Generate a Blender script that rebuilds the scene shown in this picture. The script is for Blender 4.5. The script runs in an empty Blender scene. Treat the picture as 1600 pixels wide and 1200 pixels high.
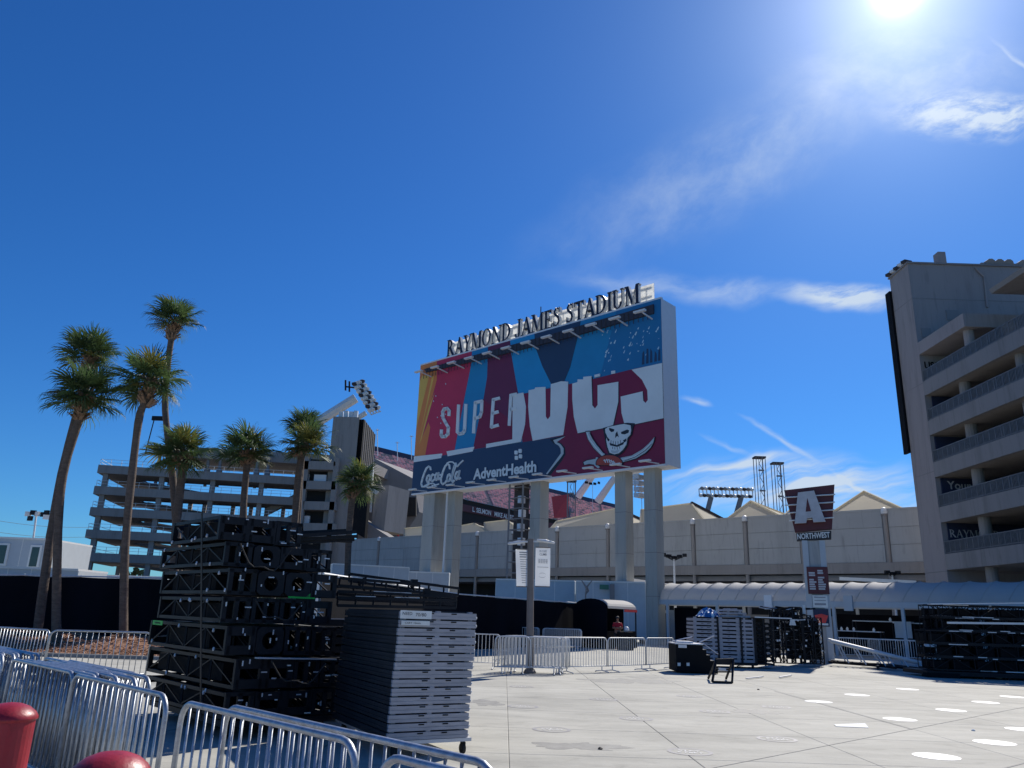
import bpy, math, random
from mathutils import Vector, Matrix
random.seed(7)
SC = bpy.context.scene
COL = SC.collection
R = math.radians
# ------------------------------------------------------------------ camera
CAM_H = 1.67; PITCH = R(16.7); ROLL = R(1.86); FPX = 1202.0
cd = bpy.data.cameras.new('camera'); cam = bpy.data.objects.new('camera', cd); COL.objects.link(cam)
cd.sensor_width = 36; cd.sensor_fit = 'HORIZONTAL'; cd.lens = 36*FPX/1600
cd.clip_start = 0.05; cd.clip_end = 6000
CM = Matrix.Rotation(R(90)+PITCH, 4, 'X') @ Matrix.Rotation(ROLL, 4, 'Z')
cam.matrix_world = Matrix.Translation((0, 0, CAM_H)) @ CM
SC.camera = cam
def ray(u, v): return CM.to_3x3() @ Vector(((u-800)/FPX, -(v-600)/FPX, -1))
def at(u, v, Y): d = ray(u, v); return d*(Y/d.y) + Vector((0, 0, CAM_H))
def atX(u, v, X): d = ray(u, v); return d*(X/d.x) + Vector((0, 0, CAM_H))
def gr(u, v, z=0.0): d = ray(u, v); return d*((z-CAM_H)/d.z) + Vector((0, 0, CAM_H))
# ------------------------------------------------------------------ world, sun, exposure
SUN_AZ, SUN_EL = R(31.1), R(40.3)
SUN = Vector((math.sin(SUN_AZ)*math.cos(SUN_EL), math.cos(SUN_AZ)*math.cos(SUN_EL), math.sin(SUN_EL)))
SKY_STRENGTH = 0.10
W = bpy.data.worlds.new('World'); SC.world = W; W.use_nodes = True
nt = W.node_tree; nt.nodes.clear(); N = nt.nodes; L = nt.links
def node(t, **k):
    n = N.new(t)
    for a, b in k.items(): setattr(n, a, b)
    return n
def wmath(op, a, b=None, clamp=False):
    n = node('ShaderNodeMath', operation=op, use_clamp=clamp)
    for i, x in enumerate((a, b)):
        if x is None: continue
        if isinstance(x, (int, float)): n.inputs[i].default_value = x
        else: L.new(x, n.inputs[i])
    return n.outputs[0]
out = node('ShaderNodeOutputWorld'); bg = node('ShaderNodeBackground'); bg.inputs['Strength'].default_value = SKY_STRENGTH
L.new(bg.outputs[0], out.inputs['Surface'])
sky = node('ShaderNodeTexSky', sky_type='NISHITA'); sky.sun_disc = False
sky.sun_elevation = SUN_EL; sky.sun_rotation = SUN_AZ
sky.altitude = 0; sky.air_density = 1.0; sky.dust_density = 0.15; sky.ozone_density = 2.5
hsv = node('ShaderNodeHueSaturation'); hsv.inputs['Saturation'].default_value = 1.22; hsv.inputs['Value'].default_value = 0.86
L.new(sky.outputs[0], hsv.inputs['Color'])
tint = node('ShaderNodeMix', data_type='RGBA', blend_type='MULTIPLY'); tint.inputs['Factor'].default_value = 1; L.new(hsv.outputs[0], tint.inputs['A']); tint.inputs['B'].default_value = (.275, .635, 1.03, 1)
tc = node('ShaderNodeTexCoord')
sep = node('ShaderNodeSeparateXYZ'); L.new(tc.outputs['Generated'], sep.inputs[0])
yy = wmath('MAXIMUM', sep.outputs[1], 0.05)
cmb = node('ShaderNodeCombineXYZ'); L.new(wmath('DIVIDE', sep.outputs[0], yy), cmb.inputs[0]); L.new(wmath('DIVIDE', sep.outputs[2], yy), cmb.inputs[1])
Q = cmb.outputs[0]
def q(u, v): d = ray(u, v); return (d.x/d.y, d.z/d.y)
def mapping(vec, loc, rot, scale):
    m = node('ShaderNodeMapping', vector_type='TEXTURE')
    m.inputs['Location'].default_value = (loc[0], loc[1], 0); m.inputs['Rotation'].default_value = (0, 0, rot); m.inputs['Scale'].default_value = (scale[0], scale[1], 1)
    L.new(vec, m.inputs[0]); return m.outputs[0]
def rng(val, a, b, c=0.0, d=1.0, smooth=True):
    m = node('ShaderNodeMapRange'); m.interpolation_type = 'SMOOTHSTEP' if smooth else 'LINEAR'
    L.new(val, m.inputs[0])
    for i, x in enumerate((a, b, c, d)): m.inputs[1+i].default_value = x
    return m.outputs[0]
warp = node('ShaderNodeTexNoise'); warp.inputs['Scale'].default_value = 9; warp.inputs['Detail'].default_value = 3; L.new(Q, warp.inputs['Vector'])
wv = node('ShaderNodeVectorMath', operation='MULTIPLY_ADD'); L.new(warp.outputs['Color'], wv.inputs[0]); wv.inputs[1].default_value = (.05, .05, 0); wv.inputs[2].default_value = (-.025, -.025, 0)
qw = node('ShaderNodeVectorMath', operation='ADD'); L.new(Q, qw.inputs[0]); L.new(wv.outputs[0], qw.inputs[1]); QW = qw.outputs[0]
total = None
def wisp(p0, p1, width, amp, stretch=5.0, fine=60.0, lo=.38, hi=.72, edge=1.0, warped=True):
    """one cirrus streak between two directions of the sky"""
    global total
    a, b = Vector(q(*p0)), Vector(q(*p1)); c = (a+b)/2; d = b-a; ang = math.atan2(d.y, d.x); Ln = d.length/2; Wd = width/FPX
    m = mapping(QW if warped else Q, c, ang, (Ln, Wd))
    ln = node('ShaderNodeVectorMath', operation='LENGTH'); L.new(m, ln.inputs[0])
    mask = rng(ln.outputs['Value'], edge*1.15, .1)
    t = mapping(QW, c, ang+.25, (1/fine*stretch, 1/fine))
    no = node('ShaderNodeTexNoise'); no.inputs['Scale'].default_value = 1; no.inputs['Detail'].default_value = 7; no.inputs['Roughness'].default_value = .62; L.new(t, no.inputs['Vector'])
    cl = wmath('MULTIPLY', wmath('MULTIPLY', mask, rng(no.outputs[0], lo, hi)), amp)
    total = cl if total is None else wmath('ADD', total, cl)
wisp((1365, 180), (1700, 180), 58, 1.15, 3, 42, .32, .66)
wisp((800, 440), (1460, 85), 120, .50, 1.7, 13, .22, .95)
wisp((1180, 130), (1650, 100), 140, .55, 1.6, 13, .22, .9)
wisp((840, 432), (1340, 462), 30, .62, 3, 26, .25, .85)
wisp((1215, 463), (1440, 466), 30, 1.1, 4, 45, .28, .6)
wisp((1000, 765), (1500, 745), 52, 1.1, 9, 42, .32, .66)
wisp((1040, 790), (1700, 800), 45, .8, 7, 30, .3, .8)
wisp((1030, 748), (1250, 712), 9, .85, 6, 50, .2, .6)
wisp((1150, 655), (1296, 730), 7, .6, 4, 60, .25, .7)
wisp((1296, 733), (1390, 785), 7, .8, 4, 60, .25, .7)
wisp((1090, 675), (1175, 722), 6, .35, 4, 60, .25, .7)
wisp((1058, 620), (1110, 636), 8, .6, 4, 60, .2, .7)
wisp((1550, 60), (1640, 130), 7, .5, 4, 60, .2, .7)
wisp((1700, 300), (2600, 500), 120, .5, 4, 20, .35, .8)
wisp((-900, 500), (-200, 420), 60, .4, 4, 20, .35, .8)
cloud = wmath('MINIMUM', total, .92)
mx = node('ShaderNodeMix', data_type='RGBA'); L.new(cloud, mx.inputs['Factor']); L.new(tint.outputs['Result'], mx.inputs['A']); mx.inputs['B'].default_value = (5.0, 5.9, 7.0, 1)
dt = node('ShaderNodeVectorMath', operation='DOT_PRODUCT'); L.new(tc.outputs['Generated'], dt.inputs[0]); dt.inputs[1].default_value = SUN
th = wmath('ARCCOSINE', wmath('MINIMUM', dt.outputs['Value'], .999999))
core = wmath('MULTIPLY', wmath('POWER', 2.718, wmath('MULTIPLY', wmath('POWER', wmath('DIVIDE', th, R(.95)), 2.0), -1.0)), 26.0)
mid = wmath('MULTIPLY', wmath('POWER', 2.718, wmath('DIVIDE', th, -R(4.0))), 9.5)
wide = wmath('MULTIPLY', wmath('POWER', 2.718, wmath('DIVIDE', th, -R(17))), .55)
glow = wmath('ADD', wmath('ADD', core, mid), wide)
gc = node('ShaderNodeMix', data_type='RGBA', blend_type='ADD'); gc.inputs['Factor'].default_value = 1
L.new(mx.outputs['Result'], gc.inputs['A'])
gl = node('ShaderNodeVectorMath', operation='SCALE'); gl.inputs[0].default_value = (.92, .93, 1.0); L.new(glow, gl.inputs['Scale'])
L.new(gl.outputs[0], gc.inputs['B']); L.new(gc.outputs['Result'], bg.inputs['Color'])
sd = bpy.data.lights.new('sun', 'SUN'); sd.energy = 4.5; sd.angle = R(.53); sd.color = (1, .94, .85)
so = bpy.data.objects.new('sun', sd); COL.objects.link(so); so.rotation_euler = SUN.to_track_quat('Z', 'Y').to_euler()
SC.view_settings.view_transform = 'Standard'; SC.view_settings.look = 'None'
SC.view_settings.exposure = 0.25; SC.view_settings.gamma = 1; SC.view_settings.use_curve_mapping = False
# ------------------------------------------------------------------ materials
MATS = {}
def mat(name, c, rough=.7, metal=0.0, var=.12, scale=3.0, bump=0.0, rand=0.0, c2=None, streak=None, trans=0.0, spec=.5, stain=0.0, sscale=.22, sstreak=(1, 1, 1), grain=0.0):
    m = bpy.data.materials.new(name); m.use_nodes = True; t = m.node_tree; b = t.nodes['Principled BSDF']
    b.inputs['Roughness'].default_value = rough; b.inputs['Metallic'].default_value = metal; b.inputs['Specular IOR Level'].default_value = spec
    co = t.nodes.new('ShaderNodeTexCoord'); mp = t.nodes.new('ShaderNodeMapping'); mp.inputs['Scale'].default_value = streak or (1, 1, 1)
    geo = t.nodes.new('ShaderNodeNewGeometry'); t.links.new(geo.outputs['Position'], mp.inputs[0])
    no = t.nodes.new('ShaderNodeTexNoise'); no.inputs['Scale'].default_value = scale; no.inputs['Detail'].default_value = 6; no.inputs['Roughness'].default_value = .6
    t.links.new(mp.outputs[0], no.inputs['Vector'])
    mix = t.nodes.new('ShaderNodeMix'); mix.data_type = 'RGBA'
    lo = c2 or tuple(x*(1-var) for x in c); hi = c if c2 else tuple(min(1, x*(1+var)) for x in c)
    mix.inputs['A'].default_value = (*lo, 1); mix.inputs['B'].default_value = (*hi, 1)
    mr = t.nodes.new('ShaderNodeMapRange'); mr.inputs[1].default_value = .3; mr.inputs[2].default_value = .7; t.links.new(no.outputs[0], mr.inputs[0]); t.links.new(mr.outputs[0], mix.inputs['Factor'])
    src = mix.outputs['Result']
    for amt, sc_, st_, lo_, hi_ in ((stain, sscale, sstreak, .50, .70), (stain*.7, sscale*7, sstreak, .54, .66), (grain, 38, (1, 1, 1), .35, .75)):
        if not amt: continue
        mp2 = t.nodes.new('ShaderNodeMapping'); mp2.inputs['Scale'].default_value = st_; t.links.new(geo.outputs['Position'], mp2.inputs[0])
        n3 = t.nodes.new('ShaderNodeTexNoise'); n3.inputs['Scale'].default_value = sc_; n3.inputs['Detail'].default_value = 8; n3.inputs['Roughness'].default_value = .65; n3.inputs['Distortion'].default_value = .6; t.links.new(mp2.outputs[0], n3.inputs['Vector'])
        r3 = t.nodes.new('ShaderNodeMapRange'); t.links.new(n3.outputs[0], r3.inputs[0])
        for i_, x_ in enumerate((lo_, hi_, 1.0, 1-amt)): r3.inputs[1+i_].default_value = x_
        v3 = t.nodes.new('ShaderNodeVectorMath'); v3.operation = 'SCALE'; t.links.new(src, v3.inputs[0]); t.links.new(r3.outputs[0], v3.inputs['Scale']); src = v3.outputs[0]
    if rand:
        oi = t.nodes.new('ShaderNodeObjectInfo'); hs = t.nodes.new('ShaderNodeHueSaturation'); r2 = t.nodes.new('ShaderNodeMapRange')
        r2.inputs[3].default_value = 1-rand; r2.inputs[4].default_value = 1+rand; t.links.new(oi.outputs['Random'], r2.inputs[0]); t.links.new(r2.outputs[0], hs.inputs['Value']); t.links.new(src, hs.inputs['Color']); src = hs.outputs[0]
    t.links.new(src, b.inputs['Base Color'])
    if bump:
        bp = t.nodes.new('ShaderNodeBump'); bp.inputs['Strength'].default_value = bump; bp.inputs['Distance'].default_value = .02
        n2 = t.nodes.new('ShaderNodeTexNoise'); n2.inputs['Scale'].default_value = scale*12; n2.inputs['Detail'].default_value = 4; t.links.new(mp.outputs[0], n2.inputs['Vector'])
        t.links.new(n2.outputs[0], bp.inputs['Height']); t.links.new(bp.outputs[0], b.inputs['Normal'])
    if trans:
        tr = t.nodes.new('ShaderNodeBsdfTranslucent'); t.links.new(src, tr.inputs[0]); ms = t.nodes.new('ShaderNodeMixShader'); ms.inputs[0].default_value = trans
        t.links.new(b.outputs[0], ms.inputs[1]); t.links.new(tr.outputs[0], ms.inputs[2]); t.links.new(ms.outputs[0], t.nodes['Material Output'].inputs[0])
    MATS[name] = m; return m
M = MATS
mat('plaza_concrete', (.44, .43, .375), .85, var=.13, scale=1.1, bump=.3, rand=.045, streak=(.55, 1.5, 1), stain=.24, sscale=.35, sstreak=(.7, 1.3, 1), grain=.10)
mat('plaza_joint', (.33, .32, .29), .9)
mat('ground_dirt', (.17, .16, .13), .95, scale=.2)
mat('concrete', (.31, .285, .265), .9, var=.10, scale=.25, bump=.1, streak=(1, 1, .25), stain=.22, sscale=.5, sstreak=(1, 1, .12))
mat('concrete_warm', (.31, .285, .28), .9, var=.06, scale=.2, bump=.08, streak=(1, 1, .3), stain=.22, sscale=.5, sstreak=(1, 1, .12))
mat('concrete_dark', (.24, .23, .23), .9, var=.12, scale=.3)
mat('pillar_concrete', (.42, .41, .37), .9, var=.12, scale=.5, bump=.1, streak=(1, 1, .2), stain=.22, sscale=.5, sstreak=(1, 1, .12))
mat('wall_panel', (.41, .41, .40), .8, var=.05, scale=.4, rand=.03, stain=.22, sscale=.5, sstreak=(1, 1, .12))
mat('cream_roof', (.74, .69, .55), .85, var=.05, scale=.3, trans=.5)
mat('letter_navy', (.008, .014, .045), .6)
mat('rail_grey', (.13, .14, .15), .5)
mat('ramp_concrete_shaded', (.25, .245, .245), .9, var=.06, scale=.2, bump=.08, streak=(1, 1, .3), stain=.25, sscale=.5, sstreak=(1, 1, .12))  # darker copy of the tower concrete, with shading put into the colour
mat('dark_trim', (.05, .04, .04), .7)
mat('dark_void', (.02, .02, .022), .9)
mat('white_paint', (.80, .80, .80), .5, var=.03)
mat('steel_white', (.72, .72, .70), .45, var=.05)
mat('galvanised', (.43, .46, .50), .42, .70, var=.22, scale=14, bump=.05, stain=.3, sscale=3)
mat('galvanised_far', (.66, .67, .68), .5, .25, var=.10, scale=6)
mat('aluminium', (.62, .62, .65), .42, .35, var=.14, scale=4, streak=(1, 1, 6))
mat('deck_edge', (.36, .355, .385), .55, .15, var=.16, scale=5, streak=(1, 1, 5), rand=.08)
mat('deck_edge_dark', (.022, .024, .03), .6, var=.3, scale=4)
mat('black_steel', (.012, .013, .017), .5, .0, var=.3, scale=8, spec=.22)
mat('black_matte', (.007, .0075, .009), .85, var=.2, spec=.2)
mat('black_mesh', (.006, .007, .011), .95, var=.35, scale=.6, streak=(1, 1, .3), spec=.08)
mat('rubber', (.02, .02, .02), .8)
mat('palm_trunk', (.135, .10, .078), .95, var=.35, scale=5, bump=.6, streak=(1, 1, 3))
mat('palm_boot', (.27, .18, .12), .95, var=.4, scale=6, bump=.5)
mat('palm_leaf', (.088, .142, .05), .55, var=.35, scale=1.2, rand=.45, trans=.4)
mat('palm_leaf_yellow', (.17, .17, .04), .6, var=.3, scale=1.2, rand=.25, trans=.35)
mat('tree_leaf', (.09, .11, .05), .8, var=.5, scale=.3)
mat('mulch', (.25, .125, .07), .95, var=.5, scale=7, bump=.5)
mat('mulch_chip', (.37, .21, .13), .9, var=.45, scale=9, rand=.2)
mat('red_bollard', (.33, .014, .026), .42, var=.22, scale=5, spec=.5, bump=.08, stain=.45, sscale=4, sstreak=(1, 1, .35))
mat('seat_red', (.78, .42, .41), .8, c2=(.66, .44, .44), scale=.35)
mat('seat_bright', (.72, .07, .06), .7)
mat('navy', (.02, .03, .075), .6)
mat('green_tape', (.01, .42, .05), .5)
mat('deck_edge_far', (.33, .325, .36), .55, .1, var=.16, scale=5, streak=(1, 1, 5), rand=.08)
mat('label_white', (.72, .74, .72), .7)
mat('ink', (.03, .03, .035), .7)
mat('ink_grey', (.30, .31, .33), .7)
mat('skin', (.32, .17, .11), .55, var=.06)
mat('shirt_red', (.45, .015, .03), .8, var=.15, scale=12)
mat('trousers', (.02, .022, .03), .8)
mat('canopy_fabric', (.66, .65, .63), .75, var=.06, scale=.6, trans=.42)
mat('glass_dark', (.03, .045, .05), .08)
mat('tarp_blue', (.03, .16, .42), .5, var=.3, scale=6)
mat('tarp_white', (.78, .80, .82), .5)
mat('pole_brown', (.19, .16, .145), .6, var=.1)
mat('sign_maroon', (.10, .022, .028), .6, var=.2, scale=.9)
mat('sign_grey', (.50, .50, .52), .6)
mat('sticker_glare', (.80, .80, .78), .45, var=.03)
mat('sticker_grey', (.30, .29, .29), .6, var=.1, scale=6)
mat('sticker_print', (.80, .80, .80), .6, c2=(.45, .44, .42), scale=14)
for nm, c in dict(art_blue=(.012, .21, .42), art_blue2=(.014, .26, .52), art_deep=(.012, .15, .33), art_navy=(.018, .045, .10), art_red=(.47, .028, .075), art_maroon=(.135, .018, .06),
                  art_wine=(.19, .010, .045), art_orange=(.62, .20, .05), art_yellow=(.66, .40, .08), art_white=(.62, .68, .74), art_bone=(.60, .64, .64), art_black=(.012, .016, .028), art_ball=(.36, .055, .035), art_steel=(.42, .47, .48), art_speck=(.45, .60, .70), art_shadow=(.035, .03, .04)).items():
    mat(nm, tuple(min(.8, 1.22*x) for x in c), .55, var=.06, scale=.5)
# ------------------------------------------------------------------ mesh helpers
def V(*a): return Vector(a)
class MB:
    def __init__(s): s.v = []; s.f = []; s.m = []
    def add(s, vs, fs, mi=0):
        o = len(s.v); s.v += [Vector(x) for x in vs]; s.f += [tuple(i+o for i in f) for f in fs]; s.m += [mi]*len(fs); return s
    def box(s, c, d, rz=0.0, mi=0):
        cx, cy, cz = c; x, y, z = (k/2 for k in d); ca, sa = math.cos(rz), math.sin(rz)
        vs = [(cx+i*x*ca-j*y*sa, cy+i*x*sa+j*y*ca, cz+k*z) for i, j, k in ((-1,-1,-1),(1,-1,-1),(1,1,-1),(-1,1,-1),(-1,-1,1),(1,-1,1),(1,1,1),(-1,1,1))]
        return s.add(vs, [(0,3,2,1),(4,5,6,7),(0,1,5,4),(1,2,6,5),(2,3,7,6),(3,0,4,7)], mi)
    def bb(s, a, b, mi=0):
        return s.box(((a[0]+b[0])/2, (a[1]+b[1])/2, (a[2]+b[2])/2), (abs(b[0]-a[0]), abs(b[1]-a[1]), abs(b[2]-a[2])), 0, mi)
    def bar(s, p, q_, w, h=None, up=(0, 0, 1), mi=0):
        p, q_ = Vector(p), Vector(q_); h = h or w; d = (q_-p).normalized(); u = Vector(up)
        if abs(d.dot(u)) > .98: u = Vector((1, 0, 0))
        x = d.cross(u).normalized(); y = x.cross(d)
        vs = [e+x*(i*w/2)+y*(j*h/2) for e in (p, q_) for i, j in ((-1,-1),(1,-1),(1,1),(-1,1))]
        return s.add(vs, [(3,2,1,0),(4,5,6,7),(0,1,5,4),(1,2,6,5),(2,3,7,6),(3,0,4,7)], mi)
    def tube(s, pts, r, n=8, cap=True, mi=0):
        pts = [Vector(p) for p in pts]; rs = r if isinstance(r, (list, tuple)) else [r]*len(pts); o = len(s.v); px = None
        for i, p in enumerate(pts):
            d = (pts[min(i+1, len(pts)-1)]-pts[max(i-1, 0)]).normalized()
            if px is None:
                u = Vector((0, 0, 1)) if abs(d.z) < .9 else Vector((1, 0, 0)); px = d.cross(u).normalized()
            else: px = (px-d*px.dot(d)).normalized()
            y = d.cross(px)
            s.v += [p+px*(rs[i]*math.cos(2*math.pi*k/n))+y*(rs[i]*math.sin(2*math.pi*k/n)) for k in range(n)]
        for i in range(len(pts)-1):
            for k in range(n):
                a, b = o+i*n+k, o+i*n+(k+1) % n; s.f.append((a, b, b+n, a+n)); s.m.append(mi)
        if cap:
            s.f.append(tuple(o+k for k in range(n))[::-1]); s.f.append(tuple(o+(len(pts)-1)*n+k for k in range(n))); s.m += [mi, mi]
        return s
    def prism(s, pts, ext, mi=0, side=None):
        """closed polygon pts (3d) pushed by vector ext; the cap at pts+ext is the front"""
        pts = [Vector(p) for p in pts]; ext = Vector(ext); n = len(pts); o = len(s.v); side = mi if side is None else side
        nr = Vector((0, 0, 0))
        for i in range(n): nr += pts[i].cross(pts[(i+1) % n])
        if nr.dot(ext) < 0: pts.reverse()
        s.v += pts+[p+ext for p in pts]
        s.f.append(tuple(o+i for i in range(n))[::-1]); s.f.append(tuple(o+n+i for i in range(n))); s.m += [side, mi]
        for i in range(n): j = (i+1) % n; s.f.append((o+i, o+j, o+n+j, o+n+i)); s.m.append(side)
        return s
    def lathe(s, c, prof, n=16, mi=0):
        o = len(s.v); c = Vector(c)
        for r_, z in prof: s.v += [c+Vector((r_*math.cos(2*math.pi*k/n), r_*math.sin(2*math.pi*k/n), z)) for k in range(n)]
        for i in range(len(prof)-1):
            for k in range(n): a, b = o+i*n+k, o+i*n+(k+1) % n; s.f.append((a, b, b+n, a+n)); s.m.append(mi)
        s.f.append(tuple(o+k for k in range(n))[::-1]); s.f.append(tuple(o+(len(prof)-1)*n+k for k in range(n))); s.m += [mi, mi]
        return s
    def mesh(s, name, mats, org=(0, 0, 0), smooth=False):
        me = bpy.data.meshes.new(name); o = Vector(org); me.from_pydata([v-o for v in s.v], [], s.f)
        for x in (mats if isinstance(mats, (list, tuple)) else [mats]): me.materials.append(M[x])
        me.polygons.foreach_set('material_index', s.m)
        if smooth: me.polygons.foreach_set('use_smooth', [True]*len(me.polygons))
        me.update(); return me
    def build(s, name, mats, parent=None, smooth=False, kind=None, label=None, org=None):
        if parent is not None:
            org = parent.location if parent.parent is None else parent.parent.location
        me = s.mesh(name, mats, org or (0, 0, 0), smooth); ob = bpy.data.objects.new(name, me); COL.objects.link(ob)
        if parent is not None: ob.parent = parent
        elif org: ob.location = org
        if kind: ob['kind'] = kind
        if label: ob['label'] = label
        return ob
def tag(o, label, cat, group=None):
    o['label'] = label; o['category'] = cat
    if group: o['group'] = group
    return o
def thing(name, label, cat, loc=(0, 0, 0), group=None):
    o = bpy.data.objects.new(name, None); COL.objects.link(o); o.location = loc; o.empty_display_size = .3
    return tag(o, label, cat, group)
def inst(name, me, parent, loc=(0, 0, 0), rot=(0, 0, 0), scale=(1, 1, 1)):
    o = bpy.data.objects.new(name, me); COL.objects.link(o); o.parent = parent; o.location = loc; o.rotation_euler = rot; o.scale = scale; return o
def dup(root, loc, rz, label, group=None):
    r = root.copy(); COL.objects.link(r); r.location = loc; r.rotation_euler = (0, 0, rz); r['label'] = label
    if group: r['group'] = group
    for ch in root.children:
        c = ch.copy(); COL.objects.link(c); c.parent = r
        for g in ch.children: d = g.copy(); COL.objects.link(d); d.parent = c
    return r
def text_mesh(txt, bold=0.0):
    cu = bpy.data.curves.new('text', 'FONT'); cu.body = txt; cu.offset = bold; cu.resolution_u = 3
    ob = bpy.data.objects.new('text', cu); COL.objects.link(ob); dg = bpy.context.evaluated_depsgraph_get(); dg.update()
    me = bpy.data.meshes.new_from_object(ob.evaluated_get(dg)); vs = [v.co.copy() for v in me.vertices]; fs = [tuple(p.vertices) for p in me.polygons]
    COL.objects.unlink(ob); bpy.data.objects.remove(ob); bpy.data.meshes.remove(me); return vs, fs
def put_text(mb, txt, org, ex, ey, width, height=None, off=(0, 0, 0), mi=0, bold=0.0):
    """flat text fitted to width x height: origin lower left, ex / ey unit vectors"""
    vs, fs = text_mesh(txt, bold); x0 = min(v.x for v in vs); x1 = max(v.x for v in vs); y0 = min(v.y for v in vs); y1 = max(v.y for v in vs)
    sx = width/(x1-x0); sy = sx if height is None else height/(y1-y0); org, ex, ey, off = map(Vector, (org, ex, ey, off))
    y0 = 0 if height is None else y0
    mb.add([org+off+ex*((v.x-x0)*sx)+ey*((v.y-y0)*sy) for v in vs], fs, mi)
def stroke(pts, w):
    """2d polyline -> list of quads (slightly overlapping)"""
    qs = []
    for a, b in zip(pts, pts[1:]):
        a, b = Vector(a), Vector(b); d = b-a
        if d.length < 1e-6: continue
        d.normalize(); n = Vector((-d.y, d.x))*(w/2); e = d*(w*.28); qs.append([a-e-n, b+e-n, b+e+n, a-e+n])
    return qs
# serif capitals, unit height
def _rc(a, b, c, d): return [(a, b), (c, b), (c, d), (a, d)]
def _ring(cx, cy, ro, so_, ri, si, a0, a1, n=9, dx=0):
    ps = []
    for i in range(n):
        t0 = R(a0+(a1-a0)*i/n); t1 = R(a0+(a1-a0)*(i+1)/n)
        ps.append([(cx+ri*math.cos(t0), cy+si*math.sin(t0)), (cx+ro*math.cos(t0), cy+so_*math.sin(t0)), (cx+ro*math.cos(t1), cy+so_*math.sin(t1)), (cx+ri*math.cos(t1), cy+si*math.sin(t1))])
    return ps
def _st(x, w=.17, lo=1, hi=1): return [_rc(x, 0, x+w, 1)]+([_rc(x-.07, 0, x+w+.07, .055)] if lo else [])+([_rc(x-.07, .945, x+w+.07, 1)] if hi else [])
SERIF = {
 'R': (.88, _st(.1)+_ring(.24, .73, .40, .27, .22, .205, -90, 90)+[[(.30, .47), (.50, .50), (.88, 0), (.64, 0)]]),
 'A': (.86, [[(.04, 0), (.12, 0), (.43, .92), (.38, .98)], [(.36, 1), (.48, 1), (.84, 0), (.62, 0)], _rc(.2, .32, .64, .38), _rc(-.02, 0, .22, .05), _rc(.54, 0, .9, .05)]),
 'Y': (.80, [[(.04, 1), (.25, 1), (.48, .44), (.33, .44)], [(.70, 1), (.78, 1), (.48, .40), (.42, .46)], _rc(.31, 0, .48, .46), _rc(.22, 0, .57, .055), _rc(-.02, .95, .33, 1), _rc(.60, .95, .86, 1)]),
 'M': (1.10, [_rc(.1, 0, .16, 1), [(.08, 1), (.28, 1), (.57, .18), (.50, 0)], [(.50, 0), (.57, .18), (.86, 1), (.82, 1)], _rc(.82, 0, 1.0, 1), _rc(.02, 0, .26, .055), _rc(.75, 0, 1.07, .055), _rc(.86, .945, 1.07, 1), _rc(.0, .945, .14, 1)]),
 'O': (.92, _ring(.46, .5, .44, .51, .26, .455, 0, 360, 18)),
 'N': (.96, [_rc(.1, 0, .16, 1), [(.06, 1), (.27, 1), (.84, 0), (.74, 0)], _rc(.78, 0, .84, 1), _rc(.02, 0, .26, .055), _rc(.68, .945, .94, 1)]),
 'D': (.90, _st(.1)+_ring(.24, .5, .62, .5, .43, .445, -90, 90, 10)),
 'J': (.52, [_rc(.22, .12, .39, 1), _rc(.14, .945, .46, 1)]+_ring(.16, .16, .23, .22, .09, .16, 200, 360, 6)+[_rc(-.08, .06, .05, .20)]),
 'E': (.76, _st(.1)+[_rc(.2, .0, .68, .055), _rc(.2, .945, .66, 1), _rc(.2, .48, .52, .53), [(.60, .0), (.70, .0), (.74, .24), (.68, .24)], _rc(.60, .78, .66, 1), _rc(.48, .38, .53, .63)]),
 'S': (.66, stroke([(.56, .74), (.54, .88), (.42, .96), (.26, .94)], .07)+stroke([(.26, .94), (.15, .82), (.17, .68), (.34, .56), (.48, .44), (.53, .26), (.46, .1)], .14)+stroke([(.46, .1), (.32, .03), (.16, .07), (.10, .26)], .07)+[_rc(.52, .72, .58, 1), _rc(.07, 0, .13, .3)]),
 'T': (.80, _st(.31, hi=0)+[_rc(.02, .945, .77, 1), _rc(.0, .74, .055, 1), _rc(.735, .74, .79, 1)]),
 'I': (.38, _st(.1)),
 'U': (.92, [_rc(.1, .3, .27, 1), _rc(.70, .3, .76, 1), _rc(.02, .945, .35, 1), _rc(.61, .945, .85, 1)]+_ring(.43, .32, .33, .33, .17, .26, 180, 360, 10)),
 ' ': (.42, [])}
def serif_text(txt):
    x = 0; res = []
    for ch in txt:
        w, ps = SERIF[ch]; res.append((ch, [[(px+x, py) for px, py in p] for p in ps])); x += w*1.02
    return res, x
def truss(mb, p, q_, w, h, nb, rc=.024, rb=.011, up=(0, 0, 1), mi=0, mib=None):
    """box truss from p to q_ (centres of the end faces)"""
    p, q_ = Vector(p), Vector(q_); d = (q_-p); Ln = d.length; d.normalize(); u = Vector(up); x = d.cross(u).normalized(); y = x.cross(d); mib = mi if mib is None else mib
    def P(t, i, j): return p+d*(t*Ln)+x*(i*w/2)+y*(j*h/2)
    cs = [(-1, -1), (1, -1), (1, 1), (-1, 1)]
    for i, j in cs: mb.bar(P(0, i, j), P(1, i, j), rc*2, mi=mi)
    for k in range(nb+1):
        t = k/nb
        for a in range(4): mb.bar(P(t, *cs[a]), P(t, *cs[(a+1) % 4]), rb*2, mi=mib)
        if k < nb:
            for a in range(4):
                e, f = cs[a], cs[(a+1) % 4]
                if k % 2: e, f = f, e
                mb.bar(P(t, *e), P((k+1)/nb, *f), rb*1.8, mi=mib)
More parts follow.
